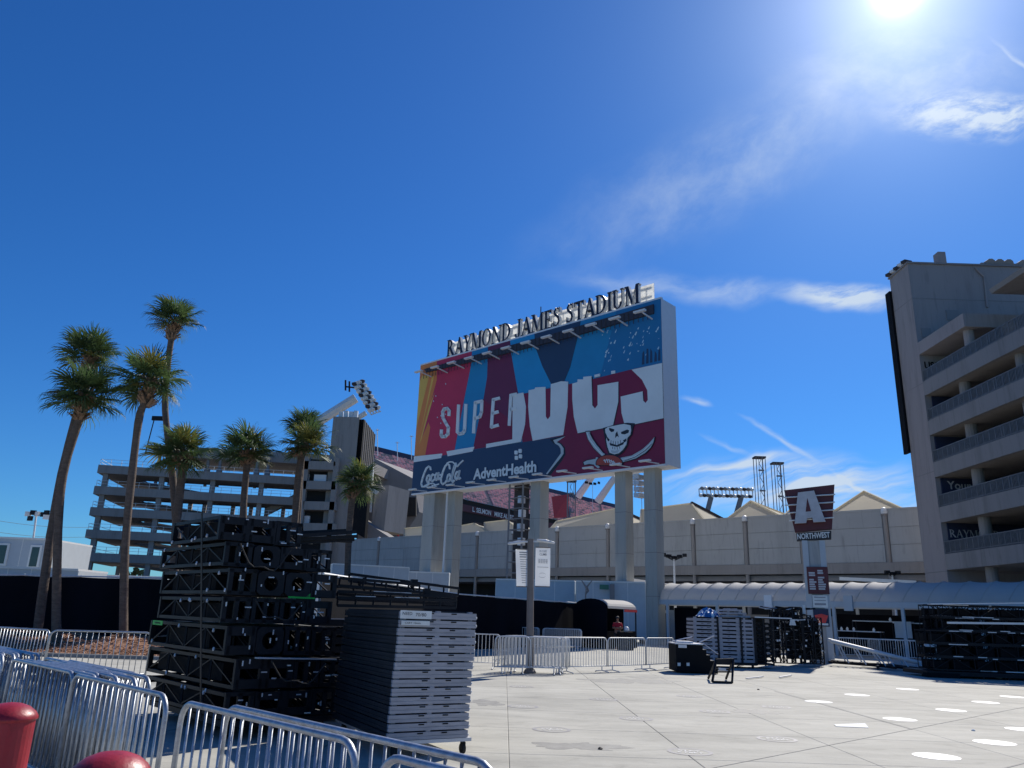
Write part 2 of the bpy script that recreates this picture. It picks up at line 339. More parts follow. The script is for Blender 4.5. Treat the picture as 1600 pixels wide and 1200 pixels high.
# ================================================================== SETTING
g = MB(); g.add([(-1500, -300, -.06), (1500, -300, -.06), (1500, 2600, -.06), (-1500, 2600, -.06)], [(0, 1, 2, 3)])
g.build('ground', 'ground_dirt', kind='structure')
g = MB(); g.add([(-60, -12, -.012), (70, -12, -.012), (70, 72, -.012), (-60, 72, -.012)], [(0, 1, 2, 3)])
PX0, PY0, PS = .11, 10.6, 2.33
plaza = g.build('plaza', 'plaza_concrete', kind='structure')
slab = MB(); a = PS/2-.004; e = .008
slab.add([(-a, -a, -.05), (a, -a, -.05), (a, a, -.05), (-a, a, -.05), (-a, -a, -e*.6), (a, -a, -e*.6), (a, a, -e*.6), (-a, a, -e*.6), (-a+e, -a+e, 0), (a-e, -a+e, 0), (a-e, a-e, 0), (-a+e, a-e, 0)],
    [(0,1,5,4),(1,2,6,5),(2,3,7,6),(3,0,4,7),(4,5,9,8),(5,6,10,9),(6,7,11,10),(7,4,8,11),(8,9,10,11)])
slab_me = slab.mesh('slab', 'plaza_concrete')
for i in range(-4, 12):
    for j in range(-4, 14):
        if j == 13 and i > 6: continue
        inst('slab', slab_me, plaza, (PX0+(i+.5)*PS, PY0+(j+.5)*PS, 0))
# saw cut joint that crosses the slabs at 45 degrees, filled with grey sealant
jt = MB()
def sealant(p, q_, w=.018):
    p, q_ = Vector((*p, .001)), Vector((*q_, .001)); d = (q_-p).normalized(); n = Vector((-d.y, d.x, 0))*(w/2)
    jt.prism([p-n, q_-n, q_+n, p+n], (0, 0, .003))
a_, b_ = gr(1140, 1195), gr(1600, 1105); dd = (b_-a_).normalized()
sealant((a_-dd*3).xy, (b_+dd*6).xy); sealant(gr(1560, 1203).xy, gr(1610, 1190).xy, .03)
a_, b_ = gr(1210, 1080), gr(1425, 1140); sealant(a_.xy, b_.xy, .014)
jt.build('saw_joint', 'plaza_joint', plaza)
# damp and dirty patches that the photograph shows on the concrete
mat('damp_patch', (.27, .265, .24), .7, var=.2, scale=5, grain=.15)
for (u, v, ru, rv, sd_) in ((985, 1064, 1.1, .42, 1), (1008, 1058, .5, .2, 2), (1180, 1112, .35, .22, 3), (905, 1166, .5, .16, 4), (760, 1098, .35, .2, 5)):
    c = gr(u, v); rn = random.Random(sd_); n = 40; ph = [rn.uniform(0, 6.3) for _ in range(5)]
    pts_ = []
    for k in range(n):
        t = 2*math.pi*k/n; w_ = 1+.28*math.sin(2*t+ph[0])+.18*math.sin(5*t+ph[1])+.12*math.sin(9*t+ph[2])+.08*math.sin(15*t+ph[3]); pts_.append((c.x+ru*w_*math.cos(t), c.y+rv*2.2*w_*math.sin(t), .0008))
    m = MB(); m.prism(pts_, (0, 0, .0007)); m.build('damp_patch', 'damp_patch', plaza)
# mulch bed
mb = MB(); nx, ny = 40, 12
def mulch_z(x, y):
    t = (y-25.6)/(33.5-25.6); return .38*math.sin(min(1, max(0, t*1.7))*math.pi/2)*(1+.25*math.sin(x*1.3)+.2*math.sin(x*2.9+y))
for j in range(ny+1):
    for i in range(nx+1):
        x = -34+27.5*i/nx; y = 25.4+9*j/ny+.25*math.sin(x*.9); mb.v.append(V(x, y, mulch_z(x, y)-(.03 if j == 0 else 0)))
for j in range(ny):
    for i in range(nx): k = j*(nx+1)+i; mb.f.append((k, k+1, k+nx+2, k+nx+1)); mb.m.append(0)
bed = mb.build('mulch_bed', 'mulch', kind='structure', smooth=True)
ch = MB()
for _ in range(9000):
    x = random.uniform(-26, -7); y = 25.5+random.random()**1.4*6.5+.25*math.sin(x*.9); z = mulch_z(x, y)+random.uniform(.0, .05)
    rz = random.uniform(0, 6.3); l = random.uniform(.04, .13); w = random.uniform(.012, .035); t = random.uniform(-.5, .5); c, s_ = math.cos(rz), math.sin(rz)
    ch.add([(x-c*l, y-s_*l, z-t*l), (x-s_*w, y+c*w, z+.02), (x+c*l, y+s_*l, z+t*l), (x+s_*w, y-c*w, z)], [(0, 1, 2, 3)], random.choice((0, 0, 1)))
ch.build('mulch_chips', ['mulch_chip', 'mulch'], kind='stuff')
kb = MB(); kb.prism([(-34, 25.2, 0), (-6.5, 25.35, 0), (-6.5, 25.5, 0), (-34, 25.38, 0)], (0, 0, .1)); kb.build('kerb', 'concrete', kind='structure')
# far trees as one mass
tl = MB()
for _ in range(5200):
    x = random.uniform(-175, -40); hgt = 5.2+2.6*math.sin(x*.31)+1.8*math.sin(x*.83+1)+1.2*math.sin(x*1.9); z = random.random()**.6*max(2.5, hgt); y = 212+random.uniform(-5, 5)
    s_ = random.uniform(.7, 1.7); n = Vector((random.uniform(-1, 1), random.uniform(-1, 1), random.uniform(-.5, 1))).normalized(); t = n.orthogonal().normalized()*s_; b = n.cross(t)
    c = V(x, y, z); tl.add([c-t, c-b*.6, c+t, c+b*.6], [(0, 1, 2, 3)])
o = tl.build('treeline', 'tree_leaf', kind='stuff')
# ================================================================== STADIUM: perimeter wall
WL, WR = V(-24.2, 119.3, 0), V(37.5, 66.2, 0)
wd = (WR-WL).normalized(); wn = V(wd.y, -wd.x, 0)              # towards the camera
if wn.y > 0: wn = -wn
def on_line(u, A, d, n=None):
    """point of a ground line seen at image column u (horizon height)"""
    r = ray(u, 950); t = (A.x*r.y-A.y*r.x)/(d.y*r.x-d.x*r.y); return t
def wall_t(u): return on_line(u, WL, wd)
wall = thing('perimeter_wall', 'long grey panelled stadium wall behind the video board pillars', 'wall', WL)
ZB, ZT = 7.15, 11.75
Lw = (WR-WL).length
def wp(t, off, z): p = WL+wd*t+wn*off; return V(p.x, p.y, z)
def wbox(mb, t0, t1, o0, o1, z0, z1, mi=0): mb.prism([wp(t0, o0, z0), wp(t1, o0, z0), wp(t1, o0, z1), wp(t0, o0, z1)], wn*(o1-o0), mi)
b = MB(); wbox(b, 0, Lw, -1.2, 0, ZB, ZT-.05); b.build('backing', 'concrete', wall)
b = MB(); wbox(b, 0, Lw, -1.2, .35, ZB-.95, ZB-.02); b.build('ledge_beam', 'concrete', wall)
b = MB(); wbox(b, 0, Lw, -1.3, .16, ZT-.04, ZT+.12); b.build('coping', 'wall_panel', wall)
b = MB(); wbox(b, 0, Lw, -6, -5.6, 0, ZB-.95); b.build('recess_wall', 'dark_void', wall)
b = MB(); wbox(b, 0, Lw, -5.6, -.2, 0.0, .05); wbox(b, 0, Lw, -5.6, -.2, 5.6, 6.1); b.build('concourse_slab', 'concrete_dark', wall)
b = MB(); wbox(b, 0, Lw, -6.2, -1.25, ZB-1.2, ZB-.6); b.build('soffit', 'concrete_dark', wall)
pil_u = (585, 668, 742, 800, 870, 951, 1018, 1088, 1172, 1262, 1398)
ts = sorted([.0, Lw]+[wall_t(u) for u in pil_u])
for t0, t1 in zip(ts, ts[1:]):
    g0, g1 = t0+.24, t1-.24
    ncol = max(1, round((g1-g0)/6.5)); rows = 3; hh = (ZT-ZB)/rows
    for c in range(ncol):
        for r_ in range(rows):
            b = MB(); w = (g1-g0)/ncol
            wbox(b, g0+c*w+.02, g0+(c+1)*w-.02, .0, .10+random.uniform(0, .012), ZB+r_*hh+.014, ZB+(r_+1)*hh-.014); b.build('panel', 'wall_panel', wall)
for t in ts[1:-1]:
    p = wp(t, .12, 0); b = MB(); b.lathe((p.x, p.y, 0), [(.20, 0), (.20, ZT-.5), (.30, ZT-.45), (.30, ZT-.35)], 12); b.build('pilaster', 'concrete', wall)
    b = MB(); b.lathe((p.x, p.y, ZT-.35), [(.26, 0), (.30, .2), (.22, .5), (.05, .6)], 10); b.build('cap_lamp', 'steel_white', wall)
# hip roofs of the kiosks just inside the wall
def hip_roof(ul, ur, uapex, vapex, back, label, z0=None):
    t0, t1, ta = wall_t(ul), wall_t(ur), wall_t(uapex); z0 = z0 or ZT+.1
    A, B = wp(t0, -1.5, z0), wp(t1, -1.5, z0)
    # apex over the middle of the kiosk depth, on the sight plane of uapex
    P = wp(ta, -1.5-back, 0); Pz = at(uapex, vapex, P.y); P = V(Pz.x, P.y, Pz.z)
    C_, D = B-wn*(2*back), A-wn*(2*back)
    r = thing('kiosk_roof', label, 'roof', (A+B)/2)
    m = MB()
    for p, q_ in ((A, B), (B, C_), (C_, D), (D, A)):
        m.add([p, q_, P], [(0, 1, 2)])
    m.build('hip_slope', 'cream_roof', r)
    m = MB()
    for p in (A, B, C_, D): m.bar(p+V(0, 0, .04), P+V(0, 0, .08), .16)
    for p, q_ in ((A, B), (B, C_), (C_, D), (D, A)): m.bar(p, q_, .22)
    m.build('ridge_cap', 'cream_roof', r)
    m = MB(); m.prism([A-V(0,0,3), B-V(0,0,3), C_-V(0,0,3), D-V(0,0,3)], (0, 0, 2.9)); m.build('wall', 'cream_roof', r)
    return r
hip_roof(1301, 1424, 1350, 769, 5.5, 'large pointed cream roof right of the letter A sign, above the grey wall')
hip_roof(1131, 1222, 1173, 784, 5.0, 'pointed cream roof left of the letter A sign, below the two scaffold masts')
hip_roof(1224, 1296, 1246, 788, 5.0, 'cream roof mostly hidden behind the letter A sign')
def long_roof(ul, ur, ua, va, ub, vb, back, label):
    t0, t1 = wall_t(ul), wall_t(ur); z0 = ZT+.1; A, B = wp(t0, -1.4, z0), wp(t1, -1.4, z0)
    def ap(u, v): P = wp(wall_t(u), -1.4-back, 0); k = at(u, v, P.y); return V(k.x, P.y, k.z)
    P, Q_ = ap(ua, va), ap(ub, vb); C_, D = B-wn*2*back, A-wn*2*back
    r = thing('kiosk_roof', label, 'roof', (A+B)/2); m = MB(); m.add([A, B, Q_, P], [(0, 1, 2, 3)]); m.add([B, C_, Q_], [(0, 1, 2)]); m.add([C_, D, P, Q_], [(0, 1, 2, 3)]); m.add([D, A, P], [(0, 1, 2)]); m.build('hip_slope', 'cream_roof', r)
    m = MB(); m.bar(P, Q_, .2); m.bar(B, Q_, .2); m.bar(A, P, .2); m.bar(A, B, .22); m.build('ridge_cap', 'cream_roof', r)
    m = MB(); m.bar(Q_+V(0,0,.1), C_+V(0,0,.1), .3); m.build('roof_edge', 'dark_trim', r)
long_roof(992, 1097, 1002, 797, 1080, 787, 4.5, 'cream roof with a flat ridge right behind the right end pillar of the big board')
long_roof(846, 975, 870, 815, 962, 795, 4.5, 'long cream roof seen between the middle and right pillars of the big board')
long_roof(742, 800, 757, 817, 792, 813, 4.5, 'low cream roof seen left of the middle pillar of the big board')
long_roof(694, 752, 700, 826, 741, 818, 4.0, 'low cream roof just right of the left pillars of the big board')
long_roof(612, 690, 632, 826, 684, 822, 4.0, 'cream roof left of the big board pillars, beside the far stand')
# ================================================================== far seating stand
ST = thing('seating_stand', 'far upper stand of faded red seats beyond the big board', 'stand', V(0, 240, 0))
A_t, B_t = at(572, 703, 205), at(985, 800, 300)
A_b, B_b = at(600, 752, 176), at(985, 838, 268)
rows = 34; m = MB(); m2 = MB()
for k in range(rows):
    f0, f1 = k/rows, (k+1)/rows
    a0, b0, a1, b1 = A_b.lerp(A_t, f0), B_b.lerp(B_t, f0), A_b.lerp(A_t, f1), B_b.lerp(B_t, f1)
    m.add([a0, b0, V(b0.x, b0.y, b1.z), V(a0.x, a0.y, a1.z)], [(0, 1, 2, 3)], 1); m.add([V(a0.x, a0.y, a1.z), V(b0.x, b0.y, b1.z), b1, a1], [(0, 1, 2, 3)], 1)
    n = 90
    for i in range(n):
        if i % 15 == 0 or random.random() < .06: continue
        p = a0.lerp(b0, (i+.1)/n); q_ = a0.lerp(b0, (i+.85)/n); h = (a1.z-a0.z)*.95
        m2.prism([p, q_, q_+V(0, 0, h), p+V(0, 0, h)], (.25, -.45, 0), random.choice((0, 0, 0, 1)))
m.build('terrace', ['concrete', 'concrete_warm'], ST); m2.build('seats', ['seat_red', 'concrete_warm'], ST, kind='stuff')
m = MB(); m.prism([A_t+V(0, 0, -.5), B_t+V(0, 0, -.5), B_t+V(0, 0, 1.6), A_t+V(0, 0, 1.6)], (1, 2, 0)); m.build('top_rail', 'navy', ST)
m = MB(); m.prism([A_b+V(0, -.1, -3.1), B_b+V(0, -.1, -3.1), B_b+V(0, -.1, -1.3), A_b+V(0, -.1, -1.3)], (1, 2, 0)); m.build('ring_fascia', 'sign_maroon', ST)
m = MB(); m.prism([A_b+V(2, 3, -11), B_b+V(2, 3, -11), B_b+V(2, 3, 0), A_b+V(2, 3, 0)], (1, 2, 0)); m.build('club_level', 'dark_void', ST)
m = MB(); ex = (B_b-A_b).normalized(); nrm = V(-ex.y, ex.x, 0); nrm = nrm if nrm.y < 0 else -nrm
s0 = (at(706, 795, 205)-A_b).dot(ex)
put_text(m, 'L. SELMON   MIKE ALSTOTT', A_b+ex*s0+V(0, 0, -2.8), ex, (0, 0, 1), 20, 1.25, nrm*.4, bold=.02); m.build('lettering', 'label_white', ST)
m = MB(); a0 = at(862, 776, 225); b0 = at(889, 772, 229); a1 = at(866, 809, 222); b1 = at(888, 808, 226)
m.prism([a1, b1, b0, a0], (0, .6, 0)); tag(m.build('banner', 'seat_bright', org=a1), 'bright red banner hung over the far red seats', 'banner')
# near (left) end of the upper deck: beige underside and its rake
UD = thing('upper_deck_end', 'beige underside of the upper deck right of the tall concrete slab', 'stand', V(-20, 130, 0))
m = MB(); P = [at(585, 716, 150), at(646, 748, 150), at(655, 800, 150), at(612, 868, 150), at(572, 842, 150)]
m.prism(P, (6, 14, 0)); m.build('raker_wall', 'concrete_dark', UD)
m = MB(); m.prism([at(587, 760, 139), at(608, 758, 139), at(600, 829, 139), at(579, 830, 139)], (3, 6, 0)); m.build('fin_wall', 'concrete', UD)
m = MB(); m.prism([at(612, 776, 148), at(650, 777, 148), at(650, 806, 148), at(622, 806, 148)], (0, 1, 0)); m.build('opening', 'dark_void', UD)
m = MB(); m.prism([at(606, 800, 147), at(626, 826, 147), at(622, 838, 147), at(598, 820, 147)], (0, 1, 0)); m.build('seat_row', 'seat_bright', UD)
m = MB(); m.prism([at(557, 806, 137), at(622, 848, 137), at(622, 862, 137), at(557, 862, 137)], (1, 3, 0)); m.build('lower_wall', 'concrete_dark', UD)
m = MB(); m.bar(at(580, 727, 138), at(576, 800, 138), .9); m.bar(at(558, 740, 137.5), at(590, 770, 137.5), .9); m.build('white_brace', 'steel_white', UD)
# ================================================================== left concrete tower with screen edge and floodlights
TW = thing('concrete_tower', 'tall concrete slab tower with a black screen on its right edge', 'tower', V(-27, 129, 0))
a, b = at(530, 651, 129), at(566, 655, 129); zt = a.z; a2, b2 = at(521, 862, 129), at(549, 862, 129)
m = MB(); m.prism([V(-30.6, 129, 0), V(-26.1, 129, 0), V(-26.1, 129, zt), V(-30.6, 129, zt)], (-1.2, 6, 0)); m.build('shaft', 'concrete', TW)
m = MB(); p0, p1, p2, p3 = at(569, 655, 130), at(587, 680, 142), at(584, 775, 142), at(566, 764, 130); m.prism([p0, p1, V(p1.x, p1.y, p2.z), V(p0.x, p0.y, p3.z)], (-.9, .3, 0)); m.build('screen_back', 'black_matte', TW)
m = MB()
for k in range(7):
    f = (k+.5)/7; x = p0.lerp(p1, f); m.bar(V(x.x, x.y, p0.lerp(p1, f).z), V(x.x, x.y, p3.z), .22)
m.build('screen_rib', 'concrete_dark', TW)
m = MB(); p0, p1 = at(553, 764, 131), at(576, 764, 134); m.prism([V(p0.x, p0.y, 14.5), V(p1.x, p1.y, 13.5), V(p1.x, p1.y, p1.z), V(p0.x, p0.y, p0.z)], (.3, .8, 0)); m.build('lower_screen', 'black_matte', TW)
m = MB()
for k, (du) in enumerate((533, 541, 549, 556)): p = at(du, 648, 131); m.box(p, (.7, .7, 1.0+.3*(k % 2)))
m.build('roof_unit', 'steel_white', TW)
def tube_pts(pts, r, name, mt, parent, n=8): m = MB(); m.tube(pts, r, n); return m.build(name, mt, parent)
FL = thing('floodlight_bank', 'white stadium floodlight bank on a slanted arm above the concrete tower', 'floodlight', at(545, 640, 140))
tube_pts([at(470, 676, 141), at(556, 622, 141)], .95, 'arm', 'steel_white', FL)
tube_pts([at(556, 655, 141), at(572, 645, 141)], .5, 'arm', 'steel_white', FL)
c0, c1 = at(552, 601, 140), at(580, 648, 140); ax = (c1-c0); axn = ax.normalized(); sx = V(.62, .3, .36)
m = MB()
for i in range(4):
    o_ = sx*(i*.75); m.bar(c0+o_, c1+o_, .25)
for i in range(8):
    p = c0+ax*(i/7); m.bar(p, p+sx*2.6, .22)
m.build('rack', 'steel_white', FL)
for i in range(8):
    for j in range(4):
        p = c0+ax*((i+.4)/8)+sx*(j*.72); b = MB(); b.lathe(p, [(.2, .0), (.48, .25), (.52, .6), (.2, .75)], 8); b.build('lamp', 'steel_white' if (i+j) % 3 else 'dark_trim', FL)
m = MB(); m.bar(at(540, 594, 140), at(540, 610, 140), .3); m.bar(at(546, 596, 140), at(546, 612, 140), .3); m.bar(at(539, 604, 140), at(556, 606, 140), .25); m.build('antenna', 'black_steel', FL)
# ================================================================== left ramp building
RB = thing('ramp_building', 'open five storey concrete ramp building behind the left palms', 'building', V(-66.5, 124, 0))
F0, F1 = V(-66.45, 124, 0), V(-30.4, 131, 0); fd = (F1-F0).normalized(); fb = V(-fd.y, fd.x, 0); FLn = (F1-F0).length
levels = [9.0, 12.57, 16.1, 19.5, 22.94]
def fp(t, o, z): p = F0+fd*t+fb*o; return V(p.x, p.y, z)
def fbox(mb, t0, t1, o0, o1, z0, z1, dz=0.0, mi=0): mb.prism([fp(t0, o0, z0), fp(t1, o0, z0+dz), fp(t1, o0, z1+dz), fp(t0, o0, z1)], fb*(o1-o0), mi)
for k, z in enumerate(levels):
    m = MB(); fbox(m, -.2, FLn, 0, .3, z-1.33, z); fbox(m, -.2, .1, .3, 17, z-1.33, z-.05); m.build('fascia', 'concrete', RB)
    m = MB(); fbox(m, 0, FLn, .3, 6.5, z-1.3, z-.9); fbox(m, 0, 5, 6.5, 17, z-1.29, z-.91)
    # the sloping run at the back
    fbox(m, 4, 20, 9.5, 16.6, z-1.3, z-.9, -2.0); fbox(m, 20, FLn, 9.5, 16.6, z-3.3, z-2.9, .9); m.build('floor_slab', 'concrete_dark', RB)
    m = MB(); fbox(m, 4, 20, 16.6, 16.9, z-1.35, z-.2, -2.0); fbox(m, 20, FLn, 16.6, 16.9, z-3.35, z-2.2, .9); m.build('rear_fascia', 'concrete', RB)
    m = MB()
    for r_ in (.45, .95): m.bar(fp(0, .15, z+r_), fp(FLn, .15, z+r_), .05)
    for i in range(24): m.bar(fp(i*FLn/23, .15, z), fp(i*FLn/23, .15, z+.97), .05)
    for r_ in (.45, .95): m.bar(fp(.1, .15, z+r_), fp(.1, 16, z+r_), .05)
    m.build('railing', 'steel_white', RB)
for t in (1.0, 9.6, 17.6, 25.4, 32.5):
    m = MB(); m.prism([fp(t-.38, .45, 0), fp(t+.38, .45, 0), fp(t+.38, .45, levels[-1]-1), fp(t-.38, .45, levels[-1]-1)], fb*.8); m.build('column', 'concrete', RB)
for t in (1.2, 6, 11.5, 14, 19, 22.2, 25, 28, 31.5, 34.5):
    m = MB(); m.prism([fp(t-.35, 15.9, 0), fp(t+.35, 15.9, 0), fp(t+.35, 15.9, levels[-1]-1.6), fp(t-.35, 15.9, levels[-1]-1.6)], fb*.7); m.build('column', 'concrete', RB)
m = MB()
for z0, z1 in ((13.5, 17.3), (16.9, 20.8)): m.prism([fp(26.5, 2.5, z0-.3), fp(33, 2.5, z1-.3), fp(33, 2.5, z1+.9), fp(26.5, 2.5, z0+.9)], fb*1.6)
m.build('stair', 'concrete', RB)
# solid right part with its dark galleries
SB = thing('gallery_block', 'concrete gallery block with dark openings between the ramp and the tower', 'building', fp(31, 2, 0))
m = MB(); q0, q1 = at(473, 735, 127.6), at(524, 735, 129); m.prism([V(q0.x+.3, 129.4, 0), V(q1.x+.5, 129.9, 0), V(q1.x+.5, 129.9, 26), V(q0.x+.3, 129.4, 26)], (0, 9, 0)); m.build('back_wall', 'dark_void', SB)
for v0, v1 in ((720, 734), (751, 765), (783, 797), (817, 840)):
    m = MB(); a, b, c, d = at(474, v1-1, 127.4), at(524, v1, 127.4), at(524, v0+1, 127.4), at(474, v0, 127.4); m.prism([a, b, c, d], (0, 2.2, 0)); m.build('fascia', 'concrete', SB)
for u in (474, 521): m = MB(); p = at(u, 760, 127.2); m.box((p.x, 127.9, 13), (.8, 1.0, 26)); m.build('column', 'concrete', SB)
for k, (u0, u1, v0, v1) in enumerate(((490, 510, 742, 752), (471, 483, 741, 751), (474, 484, 806, 817))):
    m = MB(); a, b = at(u0, v1, 128.6), at(u1, v0, 128.6); m.bb((a.x, 128.6, a.z), (b.x, 129.2, b.z)); m.build('white_cabinet', 'white_paint', SB)
# long roof over the top of the ramp
RC = thing('roof_slab', 'long flat roof slab on thin posts above the left ramp', 'roof', at(400, 700, 133))
a, b = at(229, 697, 132), at(566, 712, 137); zr = a.z
m = MB(); m.prism([V(a.x, a.y, zr-.1), V(a.x+2.6, a.y, zr-1.6), V(b.x, b.y, zr-1.6), V(b.x, b.y, zr+.3), V(a.x, a.y, zr+.3)], (3, 13, 0)); m.build('slab', 'concrete', RC)
for u in (250, 271, 327, 346, 404, 421):
    p = at(u, 712, 134); m = MB(); m.box((p.x, 134, (22+zr)/2-.6), (.42, .42, zr-22)); m.box((p.x, 134, 23.6), (.8, .8, 2)); m.build('post', 'concrete_dark', RC)
p = at(236, 655, 140); m = MB(); m.tube([V(p.x, 140, zr), V(p.x+.6, 140, p.z)], .1, 6); m.box((p.x+1.4, 140, p.z+.2), (2.4, .5, .8)); tag(m.build('light_mast', 'black_steel', org=V(p.x, 140, zr)), 'thin light mast standing on the roof over the left ramp', 'light pole')
# ================================================================== right tower and ramp
RT = thing('stair_tower', 'tall grey concrete tower at the right edge with black strip', 'tower', V(34, 60, 0))
ZTW = 31.6
m = MB(); m.prism([V(33.62, 60, 0), V(62, 60, 0), V(62, 60, ZTW), V(33.62, 60, ZTW)], (0, 3.2, 0)); m.build('shaft', 'concrete_warm', RT)
m = MB()
for z in (5.9, 13.6, 20.9, 28.4): m.bb((33.60, 59.985, z-.03), (62, 60.0, z+.03)); m.bb((33.608, 60, z-.03), (33.62, 63.1, z+.03))
m.build('form_joint', 'concrete_dark', RT)
m = MB(); m.bb((33.5, 59.85, ZTW), (62, 63.3, ZTW+.14)); m.build('coping', 'concrete_dark', RT)
m = MB(); p = at(1414, 712, 64.3); m.bb((33.40, 63.1, p.z), (33.6, 63.9, ZTW-1.2)); m.build('screen_edge', 'black_matte', RT)
m = MB(); p = at(1473, 403, 61); m.bb((p.x-.35, 61, ZTW), (p.x+.3, 61.8, p.z+.6)); m.build('vent_stack', 'concrete_warm', RT)
for i, u in enumerate((1545, 1559, 1573, 1596)):
    p = at(u, 408, 60.6); m = MB(); m.tube([(p.x, 60.4, ZTW+.5), (p.x+.1, 61.1, ZTW+.75)], [.42, .3], 10); m.box((p.x-.5, 60.8, ZTW+.3), (.5, .6, .6)); m.build('roof_fan', 'concrete', RT)
for i in range(5):
    p = at(1392+6*i, 430-5*i, 63.6-.4*i); m = MB(); m.box(p, (.8, .5, .25), .3); m.bar(p, p-V(0, 0, .9), .08); m.build('flood_lamp', 'steel_white' if i % 2 else 'dark_trim', RT)
m = MB(); m.tube([at(1524, 418, 59.9), at(1530, 425, 59.9), at(1538, 433, 59.9), at(1543, 480, 59.9)], .09, 6); m.build('drain_pipe', 'concrete_warm', RT)
for u0, v0, u1, v1 in ((1480, 485, 1496, 500), (1441, 513, 1454, 527)):
    a, b = at(u0, v1, 59.95), at(u1, v0, 59.95); m = MB(); m.bb((a.x, 59.93, a.z), (b.x, 60, b.z)); m.build('louvre', 'concrete_dark', RT)
RR = thing('ramp_building', 'right hand concrete ramp with stacked curved levels and round columns', 'building', V(34, 50, 0))
XF = 33.62
rl = [7.16, 10.74, 14.28, 17.68, 20.98]
def curve_x(y): return XF+.010*max(0, 52-y)**1.5
ys = [60-.02, 57, 54, 51, 48, 45, 42, 39, 36, 32, 28]
for k, z in enumerate(rl):
    m = MB()
    for y0, y1 in zip(ys, ys[1:]):
        x0, x1 = curve_x(y0), curve_x(y1); m.prism([V(x0, y0, z-1.18), V(x1, y1, z-1.18), V(x1, y1, z), V(x0, y0, z)], (.28, 0, 0))
    m.build('fascia', 'ramp_concrete_shaded', RR)
    m = MB()
    for y0, y1 in zip(ys, ys[1:]):
        x0, x1 = curve_x(y0)+.28, curve_x(y1)+.28; m.prism([V(x0, y0, z-1.17), V(x1, y1, z-1.17), V(x1+15, y1, z-1.17), V(x0+15, y0, z-1.17)], (0, 0, .32))
    m.build('floor_slab', 'concrete', RR)
    m = MB()
    for y0, y1 in zip(ys, ys[1:]):
        x0, x1 = curve_x(y0)+.14, curve_x(y1)+.14
        for h in (.12, .95): m.bar(V(x0, y0, z+h), V(x1, y1, z+h), .06)
        n = 22
        for i in range(n): f = i/n; m.bar(V(x0+(x1-x0)*f, y0+(y1-y0)*f, z), V(x0+(x1-x0)*f, y0+(y1-y0)*f, z+.95), .05 if i % 5 else .08)
    m.build('railing', 'rail_grey', RR)
for y in (56.2, 49.5, 42.5, 35.5):
    x = curve_x(y)+1.1
    for z0, z1 in zip([0]+rl, rl+[22.6]):
        m = MB(); m.lathe((x, y, max(0, z0-.85)), [(.42, 0), (.42, z1-1.17-max(0, z0-.85))], 14); m.build('column', 'ramp_concrete_shaded', RR)
for y, z in ((56.2, 20.98), (56.2, 17.68), (56.2, 14.28), (56.2, 7.16)):
    m = MB(); m.bb((curve_x(y)+.45, y-.5, z+.15), (curve_x(y)+.7, y+.1, z+.75)); m.build('white_box', 'white_paint', RR)
m = MB(); m.bb((48.5, 28, 0), (48.9, 60, 23)); m.build('back_wall', 'concrete_dark', RR)
# upper balcony
zp = at(1437, 536, 60).z; pe = atX(1502, 497, XF)
m = MB(); m.bb((XF-.02, pe.y, zp-1.05), (XF+.28, 59.98, zp)); m.bb((XF-.02, pe.y-.28, zp-1.05), (XF+14, pe.y, zp+.0)); m.bb((XF+.28, pe.y, zp-1.04), (XF+14, 59.98, zp-.75)); m.build('balcony', 'concrete_warm', RR)
m = MB(); m.lathe((XF+.75, pe.y+.6, 20), [(.36, 0), (.36, zp-1.05-20)], 12); m.build('column', 'concrete_warm', RR)
p = at(1549, 459, 52); m = MB(); m.prism([V(p.x, 52, p.z), V(p.x+14, 52, p.z), V(p.x+14, 52, p.z+.32), V(p.x-.15, 52, p.z+.32)], (0, -26, 0)); m.build('roof_slab', 'ramp_concrete_shaded', RR)
for i, (u, v, du, dv) in enumerate(((1518, 487, 10, 9), (1530, 481, 16, 14), (1549, 486, 10, 12))):
    a = at(u, v, 57); m = MB(); m.box((a.x+.3, 57, zp+.45), (.55+.2*(i == 1), .5, .8+.3*(i == 1)), .3*i); m.tube([(a.x, 56.8, zp+.8), (a.x+.6, 56.9, zp+1.0)], .14, 8); m.build('machine', ['concrete_dark', 'white_paint', 'dark_trim'][i], RR)
a = at(1480, 575, 58.4); m = MB(); m.bb((a.x, 57.4, 20.95), (a.x+1.0, 58.6, 22.1)); m.bb((a.x+.3, 57.6, 22.1), (a.x+.8, 58.2, 22.45)); m.build('white_box', 'white_paint', RR)
def banner_shade_sheet(u0, u1, zt_, zb_, label, txts, name='banner_shade_sheet'):
    vm = 600-(((zt_+zb_)/2-18)*20); a, b = at(u0, vm, 59.9), at(u1, vm, 59.9); a.x = max(a.x, XF+.3); r = thing(name, label, 'banner', V(a.x, 59.9, zb_)); m = MB(); m.bb((a.x, 59.86, zb_), (b.x, 59.96, zt_)); m.build('sheet', 'navy', r)  # dark sheets widened past the banners to paint the end wall's shade
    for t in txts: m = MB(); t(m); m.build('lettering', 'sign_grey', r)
xa = at(1482, 770, 59.8).x
banner_shade_sheet(1466, 1640, 13.05, 10.75, 'navy banner on the second highest lit level reading Your k', [lambda m: put_text(m, 'Your ki', V(xa, 59.84, 12.2), (1, 0, 0), (0, 0, 1), 2.7, bold=.02), lambda m: m.add([v for i in range(16) for v in (V(xa+.55+.42*math.cos(i*math.pi/8), 59.84, 11.15+.42*math.sin(i*math.pi/8)), V(xa+.55+.30*math.cos(i*math.pi/8), 59.84, 11.15+.30*math.sin(i*math.pi/8)))], [(2*i, 2*i+1, (2*i+3) % 32, (2*i+2) % 32) for i in range(16)])])
